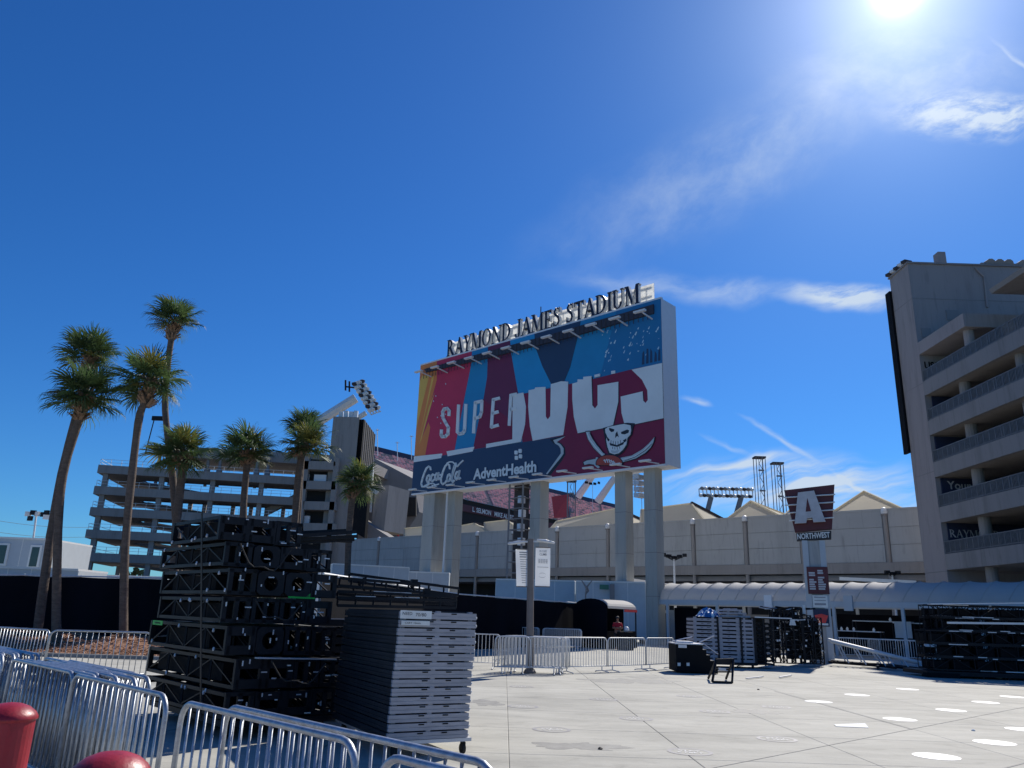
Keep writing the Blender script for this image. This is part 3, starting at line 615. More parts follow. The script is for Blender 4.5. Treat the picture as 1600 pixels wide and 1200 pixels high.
def sgl(m):
    ls, w = serif_text('RAYMOND JAMES'); s_ = 6.6/w
    for ch_, ps in ls:
        for p in ps: m.add([V(at(1484, 835, 59.8).x+x*s_, 59.84, 8.45+y*.6) for x, y in p], [tuple(range(len(p)))])
banner_shade_sheet(1476, 1640, 9.55, 7.2, 'dark navy banner on the lowest level with pale serif lettering', [sgl])
banner_shade_sheet(1451, 1640, 19.75, 17.7, 'navy sheet painted as shade on the wall behind the fourth level', [])
banner_shade_sheet(1456, 1640, 16.4, 14.3, 'dark plain sheet painted as shade on the wall behind the third level', [])
m = MB()
xb = XF+.3
put_text(m, 'USQU', V(xb, 59.955, 22.0), (1, 0, 0), (0, 0, 1), 1.9, .75, bold=.03); put_text(m, 'RUC', V(xb+.05, 59.955, 21.0), (1, 0, 0), (0, 0, 1), 1.75, .9, bold=.03)
tag(m.build('wall_lettering', 'black_matte', org=V(xb, 59.9, 21)), 'two rows of heavy black letters on the tower wall above the top ramp', 'lettering')
# ================================================================== VIDEO BOARD
BL, BR = V(-9.12, 72.6, 0), V(11.12, 54.0, 0); BZ0, BZ1 = 12.3, 25.05
bd = (BR-BL).normalized(); bn = V(bd.y, -bd.x, 0)
if bn.y > 0: bn = -bn
BW = (BR-BL).length; BT = 2.1
BD = thing('video_board', 'huge billboard on concrete pillars with a big white cropped word and skull flag artwork', 'billboard', BL-bn*1)
def bp(s, z, o=0.0): p = BL+bd*s+bn*o; return V(p.x, p.y, z)
def bface(u, v):
    """pixel -> board coordinates"""
    r = ray(u, v); o = V(0, 0, CAM_H); t = (BL-o).dot(bn)/r.dot(bn); p = o+r*t; return ((p-BL).dot(bd), p.z)
# sheared so that the photographed corners land on the rectangle
cTL, cTR, cBR, cBL = bface(655, 578), bface(1035, 463), bface(1039, 727), bface(645, 770)
def Bf(u, v):
    s, z = bface(u, v); f = min(1.05, max(-.05, s/BW)); zb = cBL[1]+(cBR[1]-cBL[1])*f; zt = cTL[1]+(cTR[1]-cTL[1])*f
    k = (z-zb)/(zt-zb); s0 = cBL[0]+(cTL[0]-cBL[0])*k; s1 = cBR[0]+(cTR[0]-cBR[0])*k
    return ((s-s0)/(s1-s0)*BW, BZ0+(BZ1-BZ0)*k)
def Z1(x, y): return Bf(620+x*.3, 430+y*.3)
def Z2(x, y): return Bf(640+x*.18333, 560+y*.18333)
def Z3(x, y): return Bf(860+x*.18333, 560+y*.18333)
m = MB(); m.prism([bp(0, BZ0, -BT), bp(BW, BZ0, -BT), bp(BW, BZ1, -BT), bp(0, BZ1, -BT)], bn*BT); m.build('cabinet', 'white_paint', BD)
layer = [0]
def art(polys, mt, Z=Z1, name='artwork', parent=None, clip=True):
    layer[0] += 1; o = .012+.0035*layer[0]; m = MB()
    for p in polys:
        pts = []
        for x, y in p:
            s, z = Z(x, y)
            if clip: s = min(BW-.03, max(.03, s)); z = min(BZ1-.03, max(BZ0+.03, z))
            pts.append(bp(s, z, 0))
        m.prism(pts, bn*o)
    return m.build(name, mt, parent or BD)
art([[(100, 490), (1382, 100), (1400, 990), (70, 1150)]], 'art_blue')
art([[(120, 475), (300, 420), (300, 930), (60, 990)]], 'art_red')
art([[(100, 480), (218, 462), (205, 560), (100, 968), (60, 1000)]], 'art_orange')
art([[(100, 580), (128, 545), (165, 540), (95, 810), (85, 900)], [(130, 800), (180, 545), (190, 545), (108, 900)], [(165, 700), (205, 600), (212, 590), (112, 950), (100, 960)]], 'art_yellow')
art([[(205, 440), (388, 395), (386, 470), (350, 655), (300, 930), (98, 975), (205, 590)]], 'art_red')
art([[(105, 920), (165, 775), (175, 800), (150, 945), (100, 965)]], 'art_orange')
art([[(474, 370), (592, 340), (595, 420), (640, 620), (605, 862), (470, 898), (400, 910), (452, 655), (470, 540)]], 'art_maroon')
art([[(440, 700), (450, 655), (600, 760), (605, 862), (470, 898), (400, 910)]], 'art_wine')
art([[(590, 330), (720, 290), (722, 380), (760, 480), (812, 582), (635, 628), (622, 560), (600, 440)]], 'art_blue2')
art([[(718, 290), (960, 210), (945, 320), (905, 480), (870, 565), (812, 582), (760, 480), (722, 380)]], 'art_navy')
art([[(1150, 150), (1390, 90), (1390, 470), (1060, 540), (1085, 440)]], 'art_deep')
random.seed(11); sp = []
for _ in range(52):
    x, y = random.gauss(1270, 70), random.gauss(350, 75)
    if random.random() < .25: x, y = random.gauss(1090, 14), random.gauss(400, 70)
    if not (1070 < x < 1375 and 215 < y < 470 + (1385-x)*.1): continue
    a = random.uniform(1, 4); l = random.uniform(2, 13); sp.append([(x-a, y), (x+l*.5, y-l*1.4), (x+a+l*.5, y-l*1.3), (x+a, y+a)])
for _ in range(8): x, y = random.uniform(180, 260), random.uniform(560, 800); sp.append([(x-2, y), (x, y-4), (x+3, y), (x, y+4)])
art(sp, 'art_speck')
art([[(x, 465-(x-1280)*.25), (x+4, 420-random.uniform(0, 45)), (x+13, 415-random.uniform(0, 45)), (x+14, 462-(x-1280)*.25)] for x in (1280, 1302, 1322, 1345, 1364)], 'art_navy')
# lower half: red backing, navy strip
art([[(640, 628), (1015, 545), (1235, 488), (1390, 455), (1400, 990), (780, 1075), (660, 900)]], 'art_wine')
art([[(70, 975), (300, 930), (470, 900), (660, 872), (880, 838), (820, 872), (862, 900), (868, 935), (785, 1060), (60, 1160)]], 'art_navy')
art([[(885, 836), (800, 858), (822, 882), (852, 888), (868, 905), (868, 932), (850, 958), (790, 1040), (800, 1048), (862, 970), (882, 935), (880, 902), (860, 878), (838, 868)]], 'art_black')
art([[(880, 842), (818, 862), (828, 880), (846, 890), (856, 905), (858, 930), (840, 955), (782, 1035), (786, 1040), (856, 955), (872, 932), (872, 904), (856, 882), (836, 872)]], 'art_steel')
white = [[(75, 950), (241, 931), (236, 954), (72, 979)], [(264, 920), (408, 896), (400, 920), (270, 945)],
         [(607, 628), (662, 617), (676, 690), (672, 780), (650, 870), (470, 903), (470, 882), (606, 858)],
         [(690, 605), (722, 598), (724, 590), (778, 586), (780, 740), (790, 755), (803, 738), (806, 572), (840, 562), (860, 556), (896, 558), (893, 690), (870, 835), (712, 865), (697, 790), (688, 690)],
         [(918, 568), (945, 560), (946, 545), (975, 545), (976, 532), (1018, 527), (1022, 680), (1036, 697), (1050, 678), (1050, 575), (1158, 556), (1157, 660), (1128, 790), (946, 826), (926, 740), (918, 650)],
         [(1170, 634), (1284, 606), (1287, 655), (1299, 668), (1311, 652), (1309, 600), (1282, 545), (1228, 492), (1390, 455), (1392, 748), (1192, 790), (1174, 720)],
         [(1034, 521), (1062, 514), (1062, 527), (1034, 534)], [(1122, 500), (1142, 497), (1142, 512), (1122, 516)]]
art([[(x+(4 if i > 1 else 0), y+(3 if i > 1 else 0)) for x, y in p] for i, p in enumerate(white[2:6])], 'art_black', name='artwork')
for p in white: art([p], 'art_white', name='letter' if len(p) > 6 else 'artwork')
def strokes(lines, w): return [k for l in lines for k in stroke(l, w)]
SUP = [[(274, 738), (275, 716), (264, 704), (248, 708), (241, 722), (243, 752), (258, 778), (272, 800), (270, 832), (256, 846), (240, 847), (235, 838), (236, 815)],
       [(324, 688), (319, 822), (330, 832), (346, 828), (356, 815), (362, 684)],
       [(404, 824), (412, 672), (446, 664), (444, 720), (436, 744), (412, 752)],
       [(536, 648), (506, 656), (497, 796), (531, 786)], [(502, 726), (530, 718)],
       [(590, 784), (598, 632), (625, 626)], [(594, 705), (622, 698)]]
for i, l in enumerate(SUP):
    if i in (4, 6): continue
    art(strokes([l]+([SUP[i+1]] if i in (3, 5) else []), 15), 'art_white', name='letter')
# script lettering of the drink sponsor
CC = [[(192, 948), (188, 928), (174, 922), (156, 936), (138, 975), (122, 1025), (114, 1062), (120, 1084), (138, 1086), (160, 1074), (182, 1056)],
      [(178, 992), (164, 1004), (158, 1032), (166, 1050), (180, 1040), (188, 1012), (182, 992)],
      [(222, 992), (210, 986), (198, 1004), (196, 1034), (206, 1044), (222, 1030)],
      [(256, 980), (242, 978), (230, 1002), (230, 1026), (240, 1034), (252, 1014), (262, 972)], [(262, 972), (254, 1016), (262, 1028), (272, 1016)],
      [(272, 992), (284, 988)],
      [(354, 940), (350, 910), (334, 900), (314, 920), (294, 970), (282, 1020), (282, 1052), (296, 1068), (316, 1056), (334, 1030)],
      [(352, 985), (340, 992), (332, 1020), (338, 1044), (352, 1040), (362, 1010), (354, 985)],
      [(376, 1046), (370, 1020), (388, 960), (408, 905), (404, 895), (392, 920), (376, 985), (372, 1040), (382, 1050), (392, 1036)],
      [(428, 966), (414, 966), (402, 992), (402, 1022), (412, 1030), (426, 1006), (438, 955)], [(438, 955), (428, 1008), (434, 1024), (446, 1016)]]
thick = [[(118, 1088), (150, 1088), (186, 1062), (214, 1060), (236, 1074), (262, 1066)], [(330, 896), (352, 884), (376, 884), (396, 900), (418, 922), (440, 896), (466, 872)]]
art(strokes(CC, 14), 'art_white', Z2, 'script_lettering'); art(strokes(thick, 10)+[[(200, 1072), (228, 1076), (250, 1088), (236, 1090), (212, 1088)]], 'art_white', Z2, 'script_lettering')
# second sponsor: name and four leaf mark
a, b, c = Z2(556, 1030), Z2(1092, 950), Z2(556, 946)
m = MB(); put_text(m, 'AdventHealth', bp(a[0], a[1], .15), bd, V(0, 0, 1)+bd*0, b[0]-a[0], None, bold=.034); m.build('lettering', 'art_white', BD)
lf = []
for cx, cy in ((917, 806), (951, 793), (920, 850), (954, 838)):
    lf.append([(cx+13.5*math.copysign(abs(math.cos(t))**.45, math.cos(t)), cy+17*math.copysign(abs(math.sin(t))**.45, math.sin(t))) for t in [2*math.pi*i/16 for i in range(16)]])
art(lf, 'art_white', Z2, 'leaf_mark')
# skull and sabres
def grow(p, k):
    cx = sum(x for x, y in p)/len(p); cy = sum(y for x, y in p)/len(p); r = []
    for x, y in p: d = math.hypot(x-cx, y-cy) or 1; r.append((x+(x-cx)/d*k, y+(y-cy)/d*k))
    return r
sab1 = [(312, 632), (345, 630), (362, 680), (402, 745), (474, 824), (448, 842), (378, 770), (330, 695)]
sab2 = [(596, 858), (640, 850), (700, 838), (790, 785), (846, 735), (892, 682), (884, 722), (860, 770), (815, 815), (735, 862), (618, 896)]
hilt = [(292, 892), (318, 878), (392, 864), (404, 900), (376, 912), (340, 906), (300, 914)]
guard = [(398, 850), (414, 852), (404, 905), (428, 935), (412, 944), (380, 915)]
skull = [(478, 610), (500, 592), (552, 582), (600, 572), (640, 566), (692, 578), (697, 620), (690, 658), (664, 686), (656, 742), (624, 790), (590, 818), (552, 826), (514, 812), (496, 760), (486, 704), (494, 668), (480, 640)]
art([[(455, 600), (540, 575), (660, 555), (726, 560), (712, 600), (702, 655), (672, 700), (664, 752), (630, 805), (592, 835), (545, 840), (502, 822), (482, 762), (474, 700)]]+[sab1[:4]+sab1[4:]], 'art_black', Z3)
for p in (sab1, sab2, hilt): art([[(x, y) for x, y in grow(p, 9)]], 'art_black', Z3)
for p in (sab1, sab2, hilt, guard): art([p], 'art_steel', Z3)
art([strokes([[(322, 640), (345, 700), (400, 772), (452, 830)]], 9)[k] for k in range(3)]+strokes([[(612, 872), (720, 848), (800, 800), (862, 738)]], 8), 'art_bone', Z3)
art(strokes([[(345, 640), (372, 695), (420, 760), (462, 815)]], 4)+strokes([[(640, 884), (730, 850), (815, 795), (868, 740)]], 4), 'art_black', Z3)
ball = [(510+108*math.cos(t), 900+66*math.sin(t)*(-1)) for t in [math.pi*(-.12+1.2*i/18) for i in range(19)]]
art([grow(ball, 8)], 'art_black', Z3); art([ball], 'art_ball', Z3)
art(strokes([[(470, 872), (480, 895)], [(490, 868), (500, 895)], [(508, 870), (520, 900)], [(526, 876), (540, 908)], [(544, 884), (556, 914)]], 9)+strokes([[(462, 878), (500, 874), (560, 896)]], 5), 'art_bone', Z3)
art([skull], 'art_bone', Z3)
art([[(512, 598), (556, 612), (552, 630), (530, 636), (512, 618)], [(612, 636), (664, 614), (682, 622), (676, 642), (644, 656), (616, 652)], [(580, 628), (594, 682), (580, 668), (562, 688), (566, 650)],
     [(514, 728), (578, 748), (640, 716), (632, 742), (580, 764), (520, 750)], [(488, 668), (516, 700), (510, 716), (496, 706)], [(658, 690), (628, 708), (640, 726), (658, 712)]]
    +strokes([[(528, 706), (526, 738)], [(546, 712), (546, 744)], [(566, 716), (566, 748)], [(586, 716), (588, 748)], [(606, 706), (610, 738)], [(540, 762), (540, 780)], [(560, 766), (560, 784)], [(580, 768), (580, 786)], [(600, 760), (602, 778)]], 4), 'art_black', Z3)
art([[(528, 790), (560, 796), (600, 786), (584, 812), (552, 820), (526, 808)]], 'art_steel', Z3)
# louvre strip under the top edge, with lamp shadows painted in dark
art([[(146, 512), (240, 484), (500, 406), (800, 318), (1348, 146), (1348, 194), (900, 330), (500, 440), (152, 528)]], 'art_shadow', name='vent_shadow')
m = MB()
for i in range(60):
    s = BW*(.03+.93*i/59); z = BZ1-.95-.0*i; m.bar(bp(s, BZ1-1.55, .2), bp(s, BZ1-.55, .2), .05)
m.build('vent_fins', 'dark_trim', BD, kind='stuff')
m = MB()
m.bar(bp(0, BZ1+.05, -.1), bp(BW, BZ1+.05, -.1), .25, .14); m.build('edge_trim', 'white_paint', BD)
m = MB(); m.bar(bp(0, BZ0-.05, -.1), bp(BW, BZ0-.05, -.1), .3, .14); m.build('edge_trim', 'white_paint', BD)
# lamps along both edges
for i in range(12):
    s = BW*(.035+.905*i/11)+.9
    m = MB(); m.bar(bp(s, BZ1-1.55, .1), bp(s-.1, BZ1-1.35, 1.5), .09); arm = m.build('lamp_arm', 'steel_white', BD)
    m = MB(); m.prism([bp(s-.65, BZ1-1.43, 1.5), bp(s+.35, BZ1-1.43, 1.5), bp(s+.35, BZ1-1.29, 1.5), bp(s-.65, BZ1-1.29, 1.5)], bn*.26); m.build('lamp_head', 'steel_white', arm)
for i in range(11):
    s = BW*(.035+.90*i/10)+1.3
    m = MB(); m.bar(bp(s, BZ0+.06, .1), bp(s-.1, BZ0-.02, 1.6), .07); arm = m.build('lamp_arm', 'steel_white', BD)
    m = MB(); m.prism([bp(s-.6, BZ0-.04, 1.6), bp(s+.3, BZ0-.04, 1.6), bp(s+.3, BZ0+.08, 1.6), bp(s-.6, BZ0+.08, 1.6)], bn*.25); m.build('lamp_head', 'steel_white', arm)
# pillars
C0 = BL-bn*(BT/2)
def pillar(u, w, dpt, off=0.0):
    A = C0+bn*off; r = ray(u, 880); t = (A.x*r.y-A.y*r.x)/(bd.y*r.x-bd.x*r.y); p = A+bd*t; return p
for u, w, dpt, off in ((674, 1.5, 1.5, 0), (706, 1.0, 1.0, -.3), (841, 1.05, 1.1, 0), (976, .95, 1.0, 0), (1023, .95, 1.0, 0)):
    p = pillar(u, w, dpt, off); m = MB(); a = p-bd*w/2-bn*dpt/2; b = p+bd*w/2-bn*dpt/2
    m.prism([V(a.x, a.y, 0), V(b.x, b.y, 0), V(b.x, b.y, BZ0+.02), V(a.x, a.y, BZ0+.02)], bn*dpt)
    m.build('pillar', 'pillar_concrete', BD)
    m = MB()
    for z in (3.2, 6.2, 9.2): m.prism([V(a.x, a.y, z)-bd*.004+bn*.0-bn*.004, V(b.x, b.y, z)+bd*.004-bn*.004, V(b.x, b.y, z+.035)+bd*.004-bn*.004, V(a.x, a.y, z+.035)-bd*.004-bn*.004], bn*(dpt+.008))
    m.build('pour_joint', 'concrete_dark', BD)
p = pillar(693, 1, 1, .6); m = MB(); m.tube([V(p.x, p.y, 1), V(p.x, p.y, BZ0)], .1, 6); m.build('conduit', 'steel_white', BD)
p = pillar(811, 1, 1, 0)
m = MB()
for i, j in ((-1, -1), (1, -1), (1, 1), (-1, 1)): c = p+bd*i*.75+bn*j*.6; m.bar(V(c.x, c.y, 0), V(c.x, c.y, BZ0), .16)
for k in range(14):
    z = .6+k*.87
    for i in (-1, 1): a = p+bn*i*.6; m.bar(V(a.x, a.y, z)-bd*.75, V(a.x, a.y, z)+bd*.75, .07); a = p+bd*i*.75; m.bar(V(a.x, a.y, z)-bn*.6, V(a.x, a.y, z)+bn*.6, .07)
m.build('service_ladder', 'concrete_dark', BD)
m = MB(); a = p-bn*.5; m.prism([V(a.x, a.y, 0)-bd*1.15, V(a.x, a.y, 0)+bd*.5, V(a.x, a.y, BZ0)+bd*.5, V(a.x, a.y, BZ0)-bd*1.15], bn*.06); m.build('cable_tray', 'dark_trim', BD)
for k in range(5): a = p+bd*(.35+.1*(k % 2))+bn*.3; m = MB(); m.box((a.x, a.y, 6.3+k*1.15), (.5, .4, .6), .7); m.build('equipment_box', 'white_paint' if k % 2 else 'aluminium', BD)
a = pillar(993, 1, 1, 0)+bd*.5; m = MB()
for k in range(4): m.box((a.x, a.y, 10.4+k*.45), (.9, .5, .3), .7)
m.build('equipment_box', 'aluminium', BD)
# roof sign letters
RS = thing('stadium_letters', 'dark serif capital letters reading RAYMOND JAMES STADIUM along the top of the billboard', 'sign', bp(0, BZ1))
s0, s1 = Bf(694, 556)[0], Bf(1000, 476)[0]
ls, w = serif_text('RAYMOND JAMES STADIUM'); kx = (s1-s0)/w; kz = 1.68; zb0 = BZ1+.20
for ch_, ps in ls:
    if not ps: continue
    m = MB()
    for i, p in enumerate(ps+[[(x+.03, y) for x, y in p] for p in ps]): m.prism([bp(s0+x*kx, zb0+y*kz, -.45) for x, y in p], bn*(.30+.003*i), 0, 1)
    m.build('letter', ['letter_navy', 'steel_white'], RS)
m = MB()
for z in (BZ1+.25, BZ1+1.1, BZ1+1.85): m.bar(bp(s0-.2, z, -1.3), bp(s1+.5, z, -1.3), .12)
for i in range(22): s = s0+(s1-s0)*i/21; m.bar(bp(s, BZ1, -1.3), bp(s, BZ1+1.9, -1.3), .08)
m.build('support_frame', 'galvanised_far', RS)
ls2, w2 = serif_text('RAYMOND JAMES STADIUM')
m = MB()
for z0_, z1_ in ((.10, 1.96),): m.prism([bp(s0+.1, BZ1+z0_, -1.05), bp(s1+.75, BZ1+z0_, -1.05), bp(s1+.75, BZ1+z1_, -1.05), bp(s0+.1, BZ1+z1_, -1.05)], bn*.04)
m.build('backing_panel', mat('sign_mesh', (.80, .80, .78), .8, var=.08, scale=1.5, trans=.75).name, RS)
m = MB(); s = Bf(830, 520)[0]; m.tube([bp(s, BZ1, -1.2), bp(s, BZ1+3.0, -1.2)], .05, 6); tag(m.build('lightning_rod', 'dark_trim', org=bp(s, BZ1, -1.2)), 'thin vertical rod rising behind the middle of the roof letters', 'rod')
# ================================================================== SITE: fences, trailers, canopies
def screen_fence(pts, h, label, step=2.9, name='screen_fence', raise_=0.0):
    r = thing(name, label, 'fence', V(pts[0][0], pts[0][1], 0))
    for (x0, y0), (x1, y1) in zip(pts, pts[1:]):
        A, B = V(x0, y0, 0), V(x1, y1, 0); n = max(1, round((B-A).length/step)); d = (B-A).normalized(); nn = V(-d.y, d.x, 0)
        for i in range(n):
            a, b = A.lerp(B, i/n), A.lerp(B, (i+1)/n); m = MB(); K = 6
            # screen cloth with a slight belly and sagging top
            for k in range(K+1):
                f = k/K; p = a.lerp(b, f); bel = math.sin(f*math.pi)*random.uniform(-.03, .04)
                m.v += [p+nn*bel*.4+V(0, 0, .04), p+nn*bel+V(0, 0, h*.5), p+V(0, 0, h-.03-.03*math.sin(f*math.pi))]
            for k in range(K):
                o = 3*k; m.f += [(o, o+3, o+4, o+1), (o+1, o+4, o+5, o+2)]; m.m += [0, 0]
            m.build('screen_panel', 'black_mesh', r, smooth=True)
            pb_ = a+(nn if nn.y > 0 else -nn)*.10; m = MB(); m.tube([V(pb_.x, pb_.y, 0), V(pb_.x, pb_.y, h+.06)], .035, 6); m.build('post', 'galvanised_far', r)
            m = MB(); m.tube([V(a.x, a.y, h), V(b.x, b.y, h)], .032, 6); m.build('top_rail', 'galvanised_far', r)
    return r
screen_fence([(-33, 37), (-24, 35.6), (-15.4, 33.4), (-9.6, 31)], 2.68, 'black screened fence behind the mulch bed and palm trunks')
a, b, c = at(505, 900, 20), at(716, 923, 37), at(905, 948, 50)
screen_fence([(a.x, a.y), (b.x, b.y), (c.x, c.y)], 2.52, 'black screened fence running back from the truss stacks to the small booth')
def trailer(u0, u1, vt0, Y, dpt, label, mt='white_paint', extra=None, roll=0, h0=0.3, name='trailer'):
    a, b = at(u0, vt0, Y), at(u1, vt0, Y+roll); h = a.z; r = thing(name, label, 'trailer', V(a.x, Y, 0)); m = MB(); d = V(b.x-a.x, roll, 0); n = V(-d.y, d.x, 0).normalized()
    A, B = V(a.x, Y, h0), V(b.x, Y+roll, h0); m.prism([A, B, V(B.x, B.y, h), V(A.x, A.y, h)], n*dpt); m.build('body', mt, r)
    m = MB(); m.prism([V(A.x, A.y, h)-n*.06, V(B.x, B.y, h)-n*.06, V(B.x, B.y, h+.1)-n*.06, V(A.x, A.y, h+.1)-n*.06], n*(dpt+.12)); m.build('roof', 'steel_white', r)
    m = MB(); L_ = d.length; k = max(2, int(L_/1.2)); d.normalize()
    for i in range(k+1): p = A+d*(L_*i/k); m.prism([p-d*.02-n*.012, p+d*.02-n*.012, V(p.x, p.y, h)+d*.02-n*.012, V(p.x, p.y, h)-d*.02-n*.012], n*.01)
    m.build('panel_rib', 'steel_white', r, kind='stuff')
    return r, A, d, n, h
mat('trailer_grey', (.46, .50, .53), .6, var=.04); mat('trailer_blue', (.42, .50, .55), .6, var=.04)
r, A, d, n, h = trailer(-40, 76, 840, 46, 5, 'white two storey site office with two dark windows at the far left', 'trailer_grey')
for u0, u1, v0, v1 in ((-12, 11, 852, 880), (44, 62, 855, 885)):
    a, b = at(u0, v1, 45.9), at(u1, v0, 45.9); m = MB(); m.bb((a.x-.12, 45.93, a.z-.12), (b.x+.12, 46, b.z+.12)); w = m.build('window', 'steel_white', r); m = MB(); m.bb((a.x, 45.915, a.z), (b.x, 45.93, b.z)); m.build('pane', 'glass_dark', w)
trailer(-60, 124, 886, 41, 3, 'long low pale trailer roof showing above the fence behind the two left palms', 'trailer_grey')
trailer(126, 262, 899, 56, 3, 'low grey-blue wall under the left ramp building', 'trailer_blue', name='low_wall')
trailer(520, 640, 882, 62, 3, 'pale blue-white trailer behind the fence left of the left board pillar', 'trailer_grey', roll=2)
trailer(600, 702, 893, 68, 3, 'pale trailer roof at the foot of the left board pillars', 'trailer_grey')
trailer(775, 898, 906, 60, 3, 'pale blue trailer behind the banner pole', 'trailer_blue', roll=-1)
r, A, d, n, h = trailer(900, 1008, 909, 57, 4, 'white trailer with a small green sign beside its door near the booth', 'trailer_grey', roll=-1)
a, b = at(936, 921, 56.6), at(950, 914, 56.6); m = MB(); m.bb((a.x, 56.2, a.z), (b.x, 56.26, b.z)); m.build('green_sign', mat('sign_green', (.05, .18, .12), .6).name, r)
a, b = at(952, 940, 56.4), at(959, 913, 56.4); m = MB(); m.bb((a.x, 56.0, a.z), (b.x, 56.1, b.z)); m.build('door', 'concrete_dark', r)
m = MB(); p = at(915, 930, 54); m.tube([p, p+V(.05, 0, .55)], .06, 6); m.tube([p+V(.05, 0, .5), p+V(-.3, 0, 1.0)], [.08, .03], 6); m.tube([p+V(.05, 0, .5), p+V(.45, 0, 1.0)], [.08, .03], 6); m.tube([p+V(.0, 0, .1), p+V(.2, .1, .3), p+V(.1, 0, .5)], .07, 6); m.tube([V(p.x, 54, 0), p], .05, 6)
tag(m.build('wing_finial', 'concrete_dark', org=V(p.x, 54, 0)), 'small dark Y shaped figure on a post above the fence beside the booth', 'ornament')
# peaked tent left of the long canopy
TT = thing('marquee_tent', 'pale peaked tent top behind the left end of the long canopy', 'tent', at(1000, 930, 60))
a, b, c, e = at(958, 932, 61), at(1050, 934, 61), at(990, 904, 63), at(1046, 912, 63)
m = MB(); m.prism([a, b, e, c], (0, 4, 0)); m.build('roof', 'canopy_fabric', TT)
# long barrel canopy in scalloped bays
CA0, CA1 = at(995, 940, 59), at(1680, 946, 40); CA0.z = CA1.z = 0
cdv = (CA1-CA0).normalized(); cn = V(cdv.y, -cdv.x, 0); cn = cn if cn.y < 0 else -cn; CLn = (CA1-CA0).length
LC = thing('barrel_canopy', 'long pale barrel vaulted canopy running across the right half of the plaza', 'canopy', CA0)
ZE, RH, HW = 3.0, 1.20, 1.75
nb = 21
for k in range(nb):
    t0, t1 = CLn*k/nb, CLn*(k+1)/nb; m = MB(); nu, nv = 5, 14
    for i in range(nu+1):
        f = i/nu; sag = .06*math.sin(math.pi*f)
        for j in range(nv+1):
            an = math.pi*j/nv; skew = .55*math.sin(an)
            p = CA0+cdv*(t0+(t1-t0)*f+skew)+cn*((HW-sag*.3)*math.cos(an)); m.v.append(V(p.x, p.y, ZE+(RH-sag)*math.sin(an)))
    for i in range(nu):
        for j in range(nv): q_ = i*(nv+1)+j; m.f.append((q_, q_+nv+1, q_+nv+2, q_+1)); m.m.append(0)
    m.build('canopy_bay', 'canopy_fabric', LC, smooth=True)
    m = MB(); pts = []
    for j in range(nv+1): an = math.pi*j/nv; p = CA0+cdv*(t0+.55*math.sin(an))+cn*((HW+.01)*math.cos(an)); pts.append(V(p.x, p.y, ZE+(RH+.01)*math.sin(an)))
    m.tube(pts, .022, 6); m.build('hoop', 'canopy_fabric', LC)
m = MB()
for s_ in (-1, 1): a, b = CA0+cn*HW*s_, CA1+cn*HW*s_; m.bar(V(a.x, a.y, ZE-.15), V(b.x, b.y, ZE-.15), .14, .32)
m.build('gutter_beam', 'trailer_grey', LC)
for k in range(0, nb+1, 3):
    for s_ in (-1, 1): p = CA0+cdv*(CLn*k/nb)+cn*(HW*s_); m = MB(); m.box((p.x, p.y, (ZE-.3)/2), (.16, .16, ZE-.3), math.atan2(cdv.y, cdv.x)); m.build('post', 'trailer_grey', LC)
def can_pt(u, off=1.85): A = CA0+cn*off; r_ = ray(u, 950); t = (A.x*r_.y-A.y*r_.x)/(cdv.y*r_.x-cdv.x*r_.y); return A+cdv*t
for u, wv_ in ((1202, .8), (1327, .8)):
    p = can_pt(u); m = MB(); m.prism([V(p.x, p.y, ZE-.5)-cdv*.25, V(p.x, p.y, ZE-.5)+cdv*.25, V(p.x, p.y, ZE+.35)+cdv*.25, V(p.x, p.y, ZE+.35)-cdv*.25], cn*.15); m.build('speaker_box', 'white_paint' if u < 1300 else 'trailer_grey', LC)
# gates and dark screens standing under the canopy
def under(u0, u1, off, z0, z1, mt, name, label, cat, th=.12):
    a, b = can_pt(u0, off), can_pt(u1, off); m = MB(); m.prism([V(a.x, a.y, z0), V(b.x, b.y, z0), V(b.x, b.y, z1), V(a.x, a.y, z1)], cn*th); return tag(m.build(name, mt, org=V(a.x, a.y, 0)), label, cat)
under(1055, 1092, .8, 0, 2.5, 'black_mesh', 'privacy_screen', 'black screen under the canopy left of the grey deck stack', 'screen')
under(1092, 1300, -1.6, 0, 2.2, 'concrete_dark', 'back_screen', 'dark back wall under the canopy behind the grey deck stack', 'screen')
under(1294, 1600, -1.7, 0, 2.35, 'black_mesh', 'back_screen', 'long dark back screen under the canopy right of the letter A sign', 'screen')
bth = thing('ticket_kiosk', 'grey kiosk with a dark doorway under the left end of the canopy', 'kiosk', can_pt(1036, .6))
for u0, u1, mt, nm in ((1022, 1033, 'trailer_grey', 'side_panel'), (1046, 1055, 'trailer_grey', 'side_panel'), (1033, 1046, 'dark_void', 'doorway')):
    a, b = can_pt(u0, .6), can_pt(u1, .6); m = MB(); m.prism([V(a.x, a.y, 0), V(b.x, b.y, 0), V(b.x, b.y, 2.35), V(a.x, a.y, 2.35)], -cn*.6); m.build(nm, mt, bth)
a, b = can_pt(1024, .75), can_pt(1045, .75); m = MB(); m.prism([V(a.x, a.y, 2.12), V(b.x, b.y, 2.12), V(b.x, b.y, 2.32), V(a.x, a.y, 2.32)], cn*.03); m.build('name_board', 'label_white', bth)
under(1000, 1022, .5, 0, 2.5, 'black_matte', 'privacy_screen', 'black screen between the booth and the grey kiosk', 'screen')
p = can_pt(1004, 1.6); nb_ = thing('notice_stand', 'black stand with a white notice beside the booth', 'sign', p); m = MB(); m.box((p.x, p.y, .75), (.1, .1, 1.5)); m.build('stand', 'black_steel', nb_); m = MB(); m.box((p.x, p.y-.06, 1.75), (.62, .03, .95)); m.build('notice', 'label_white', nb_)
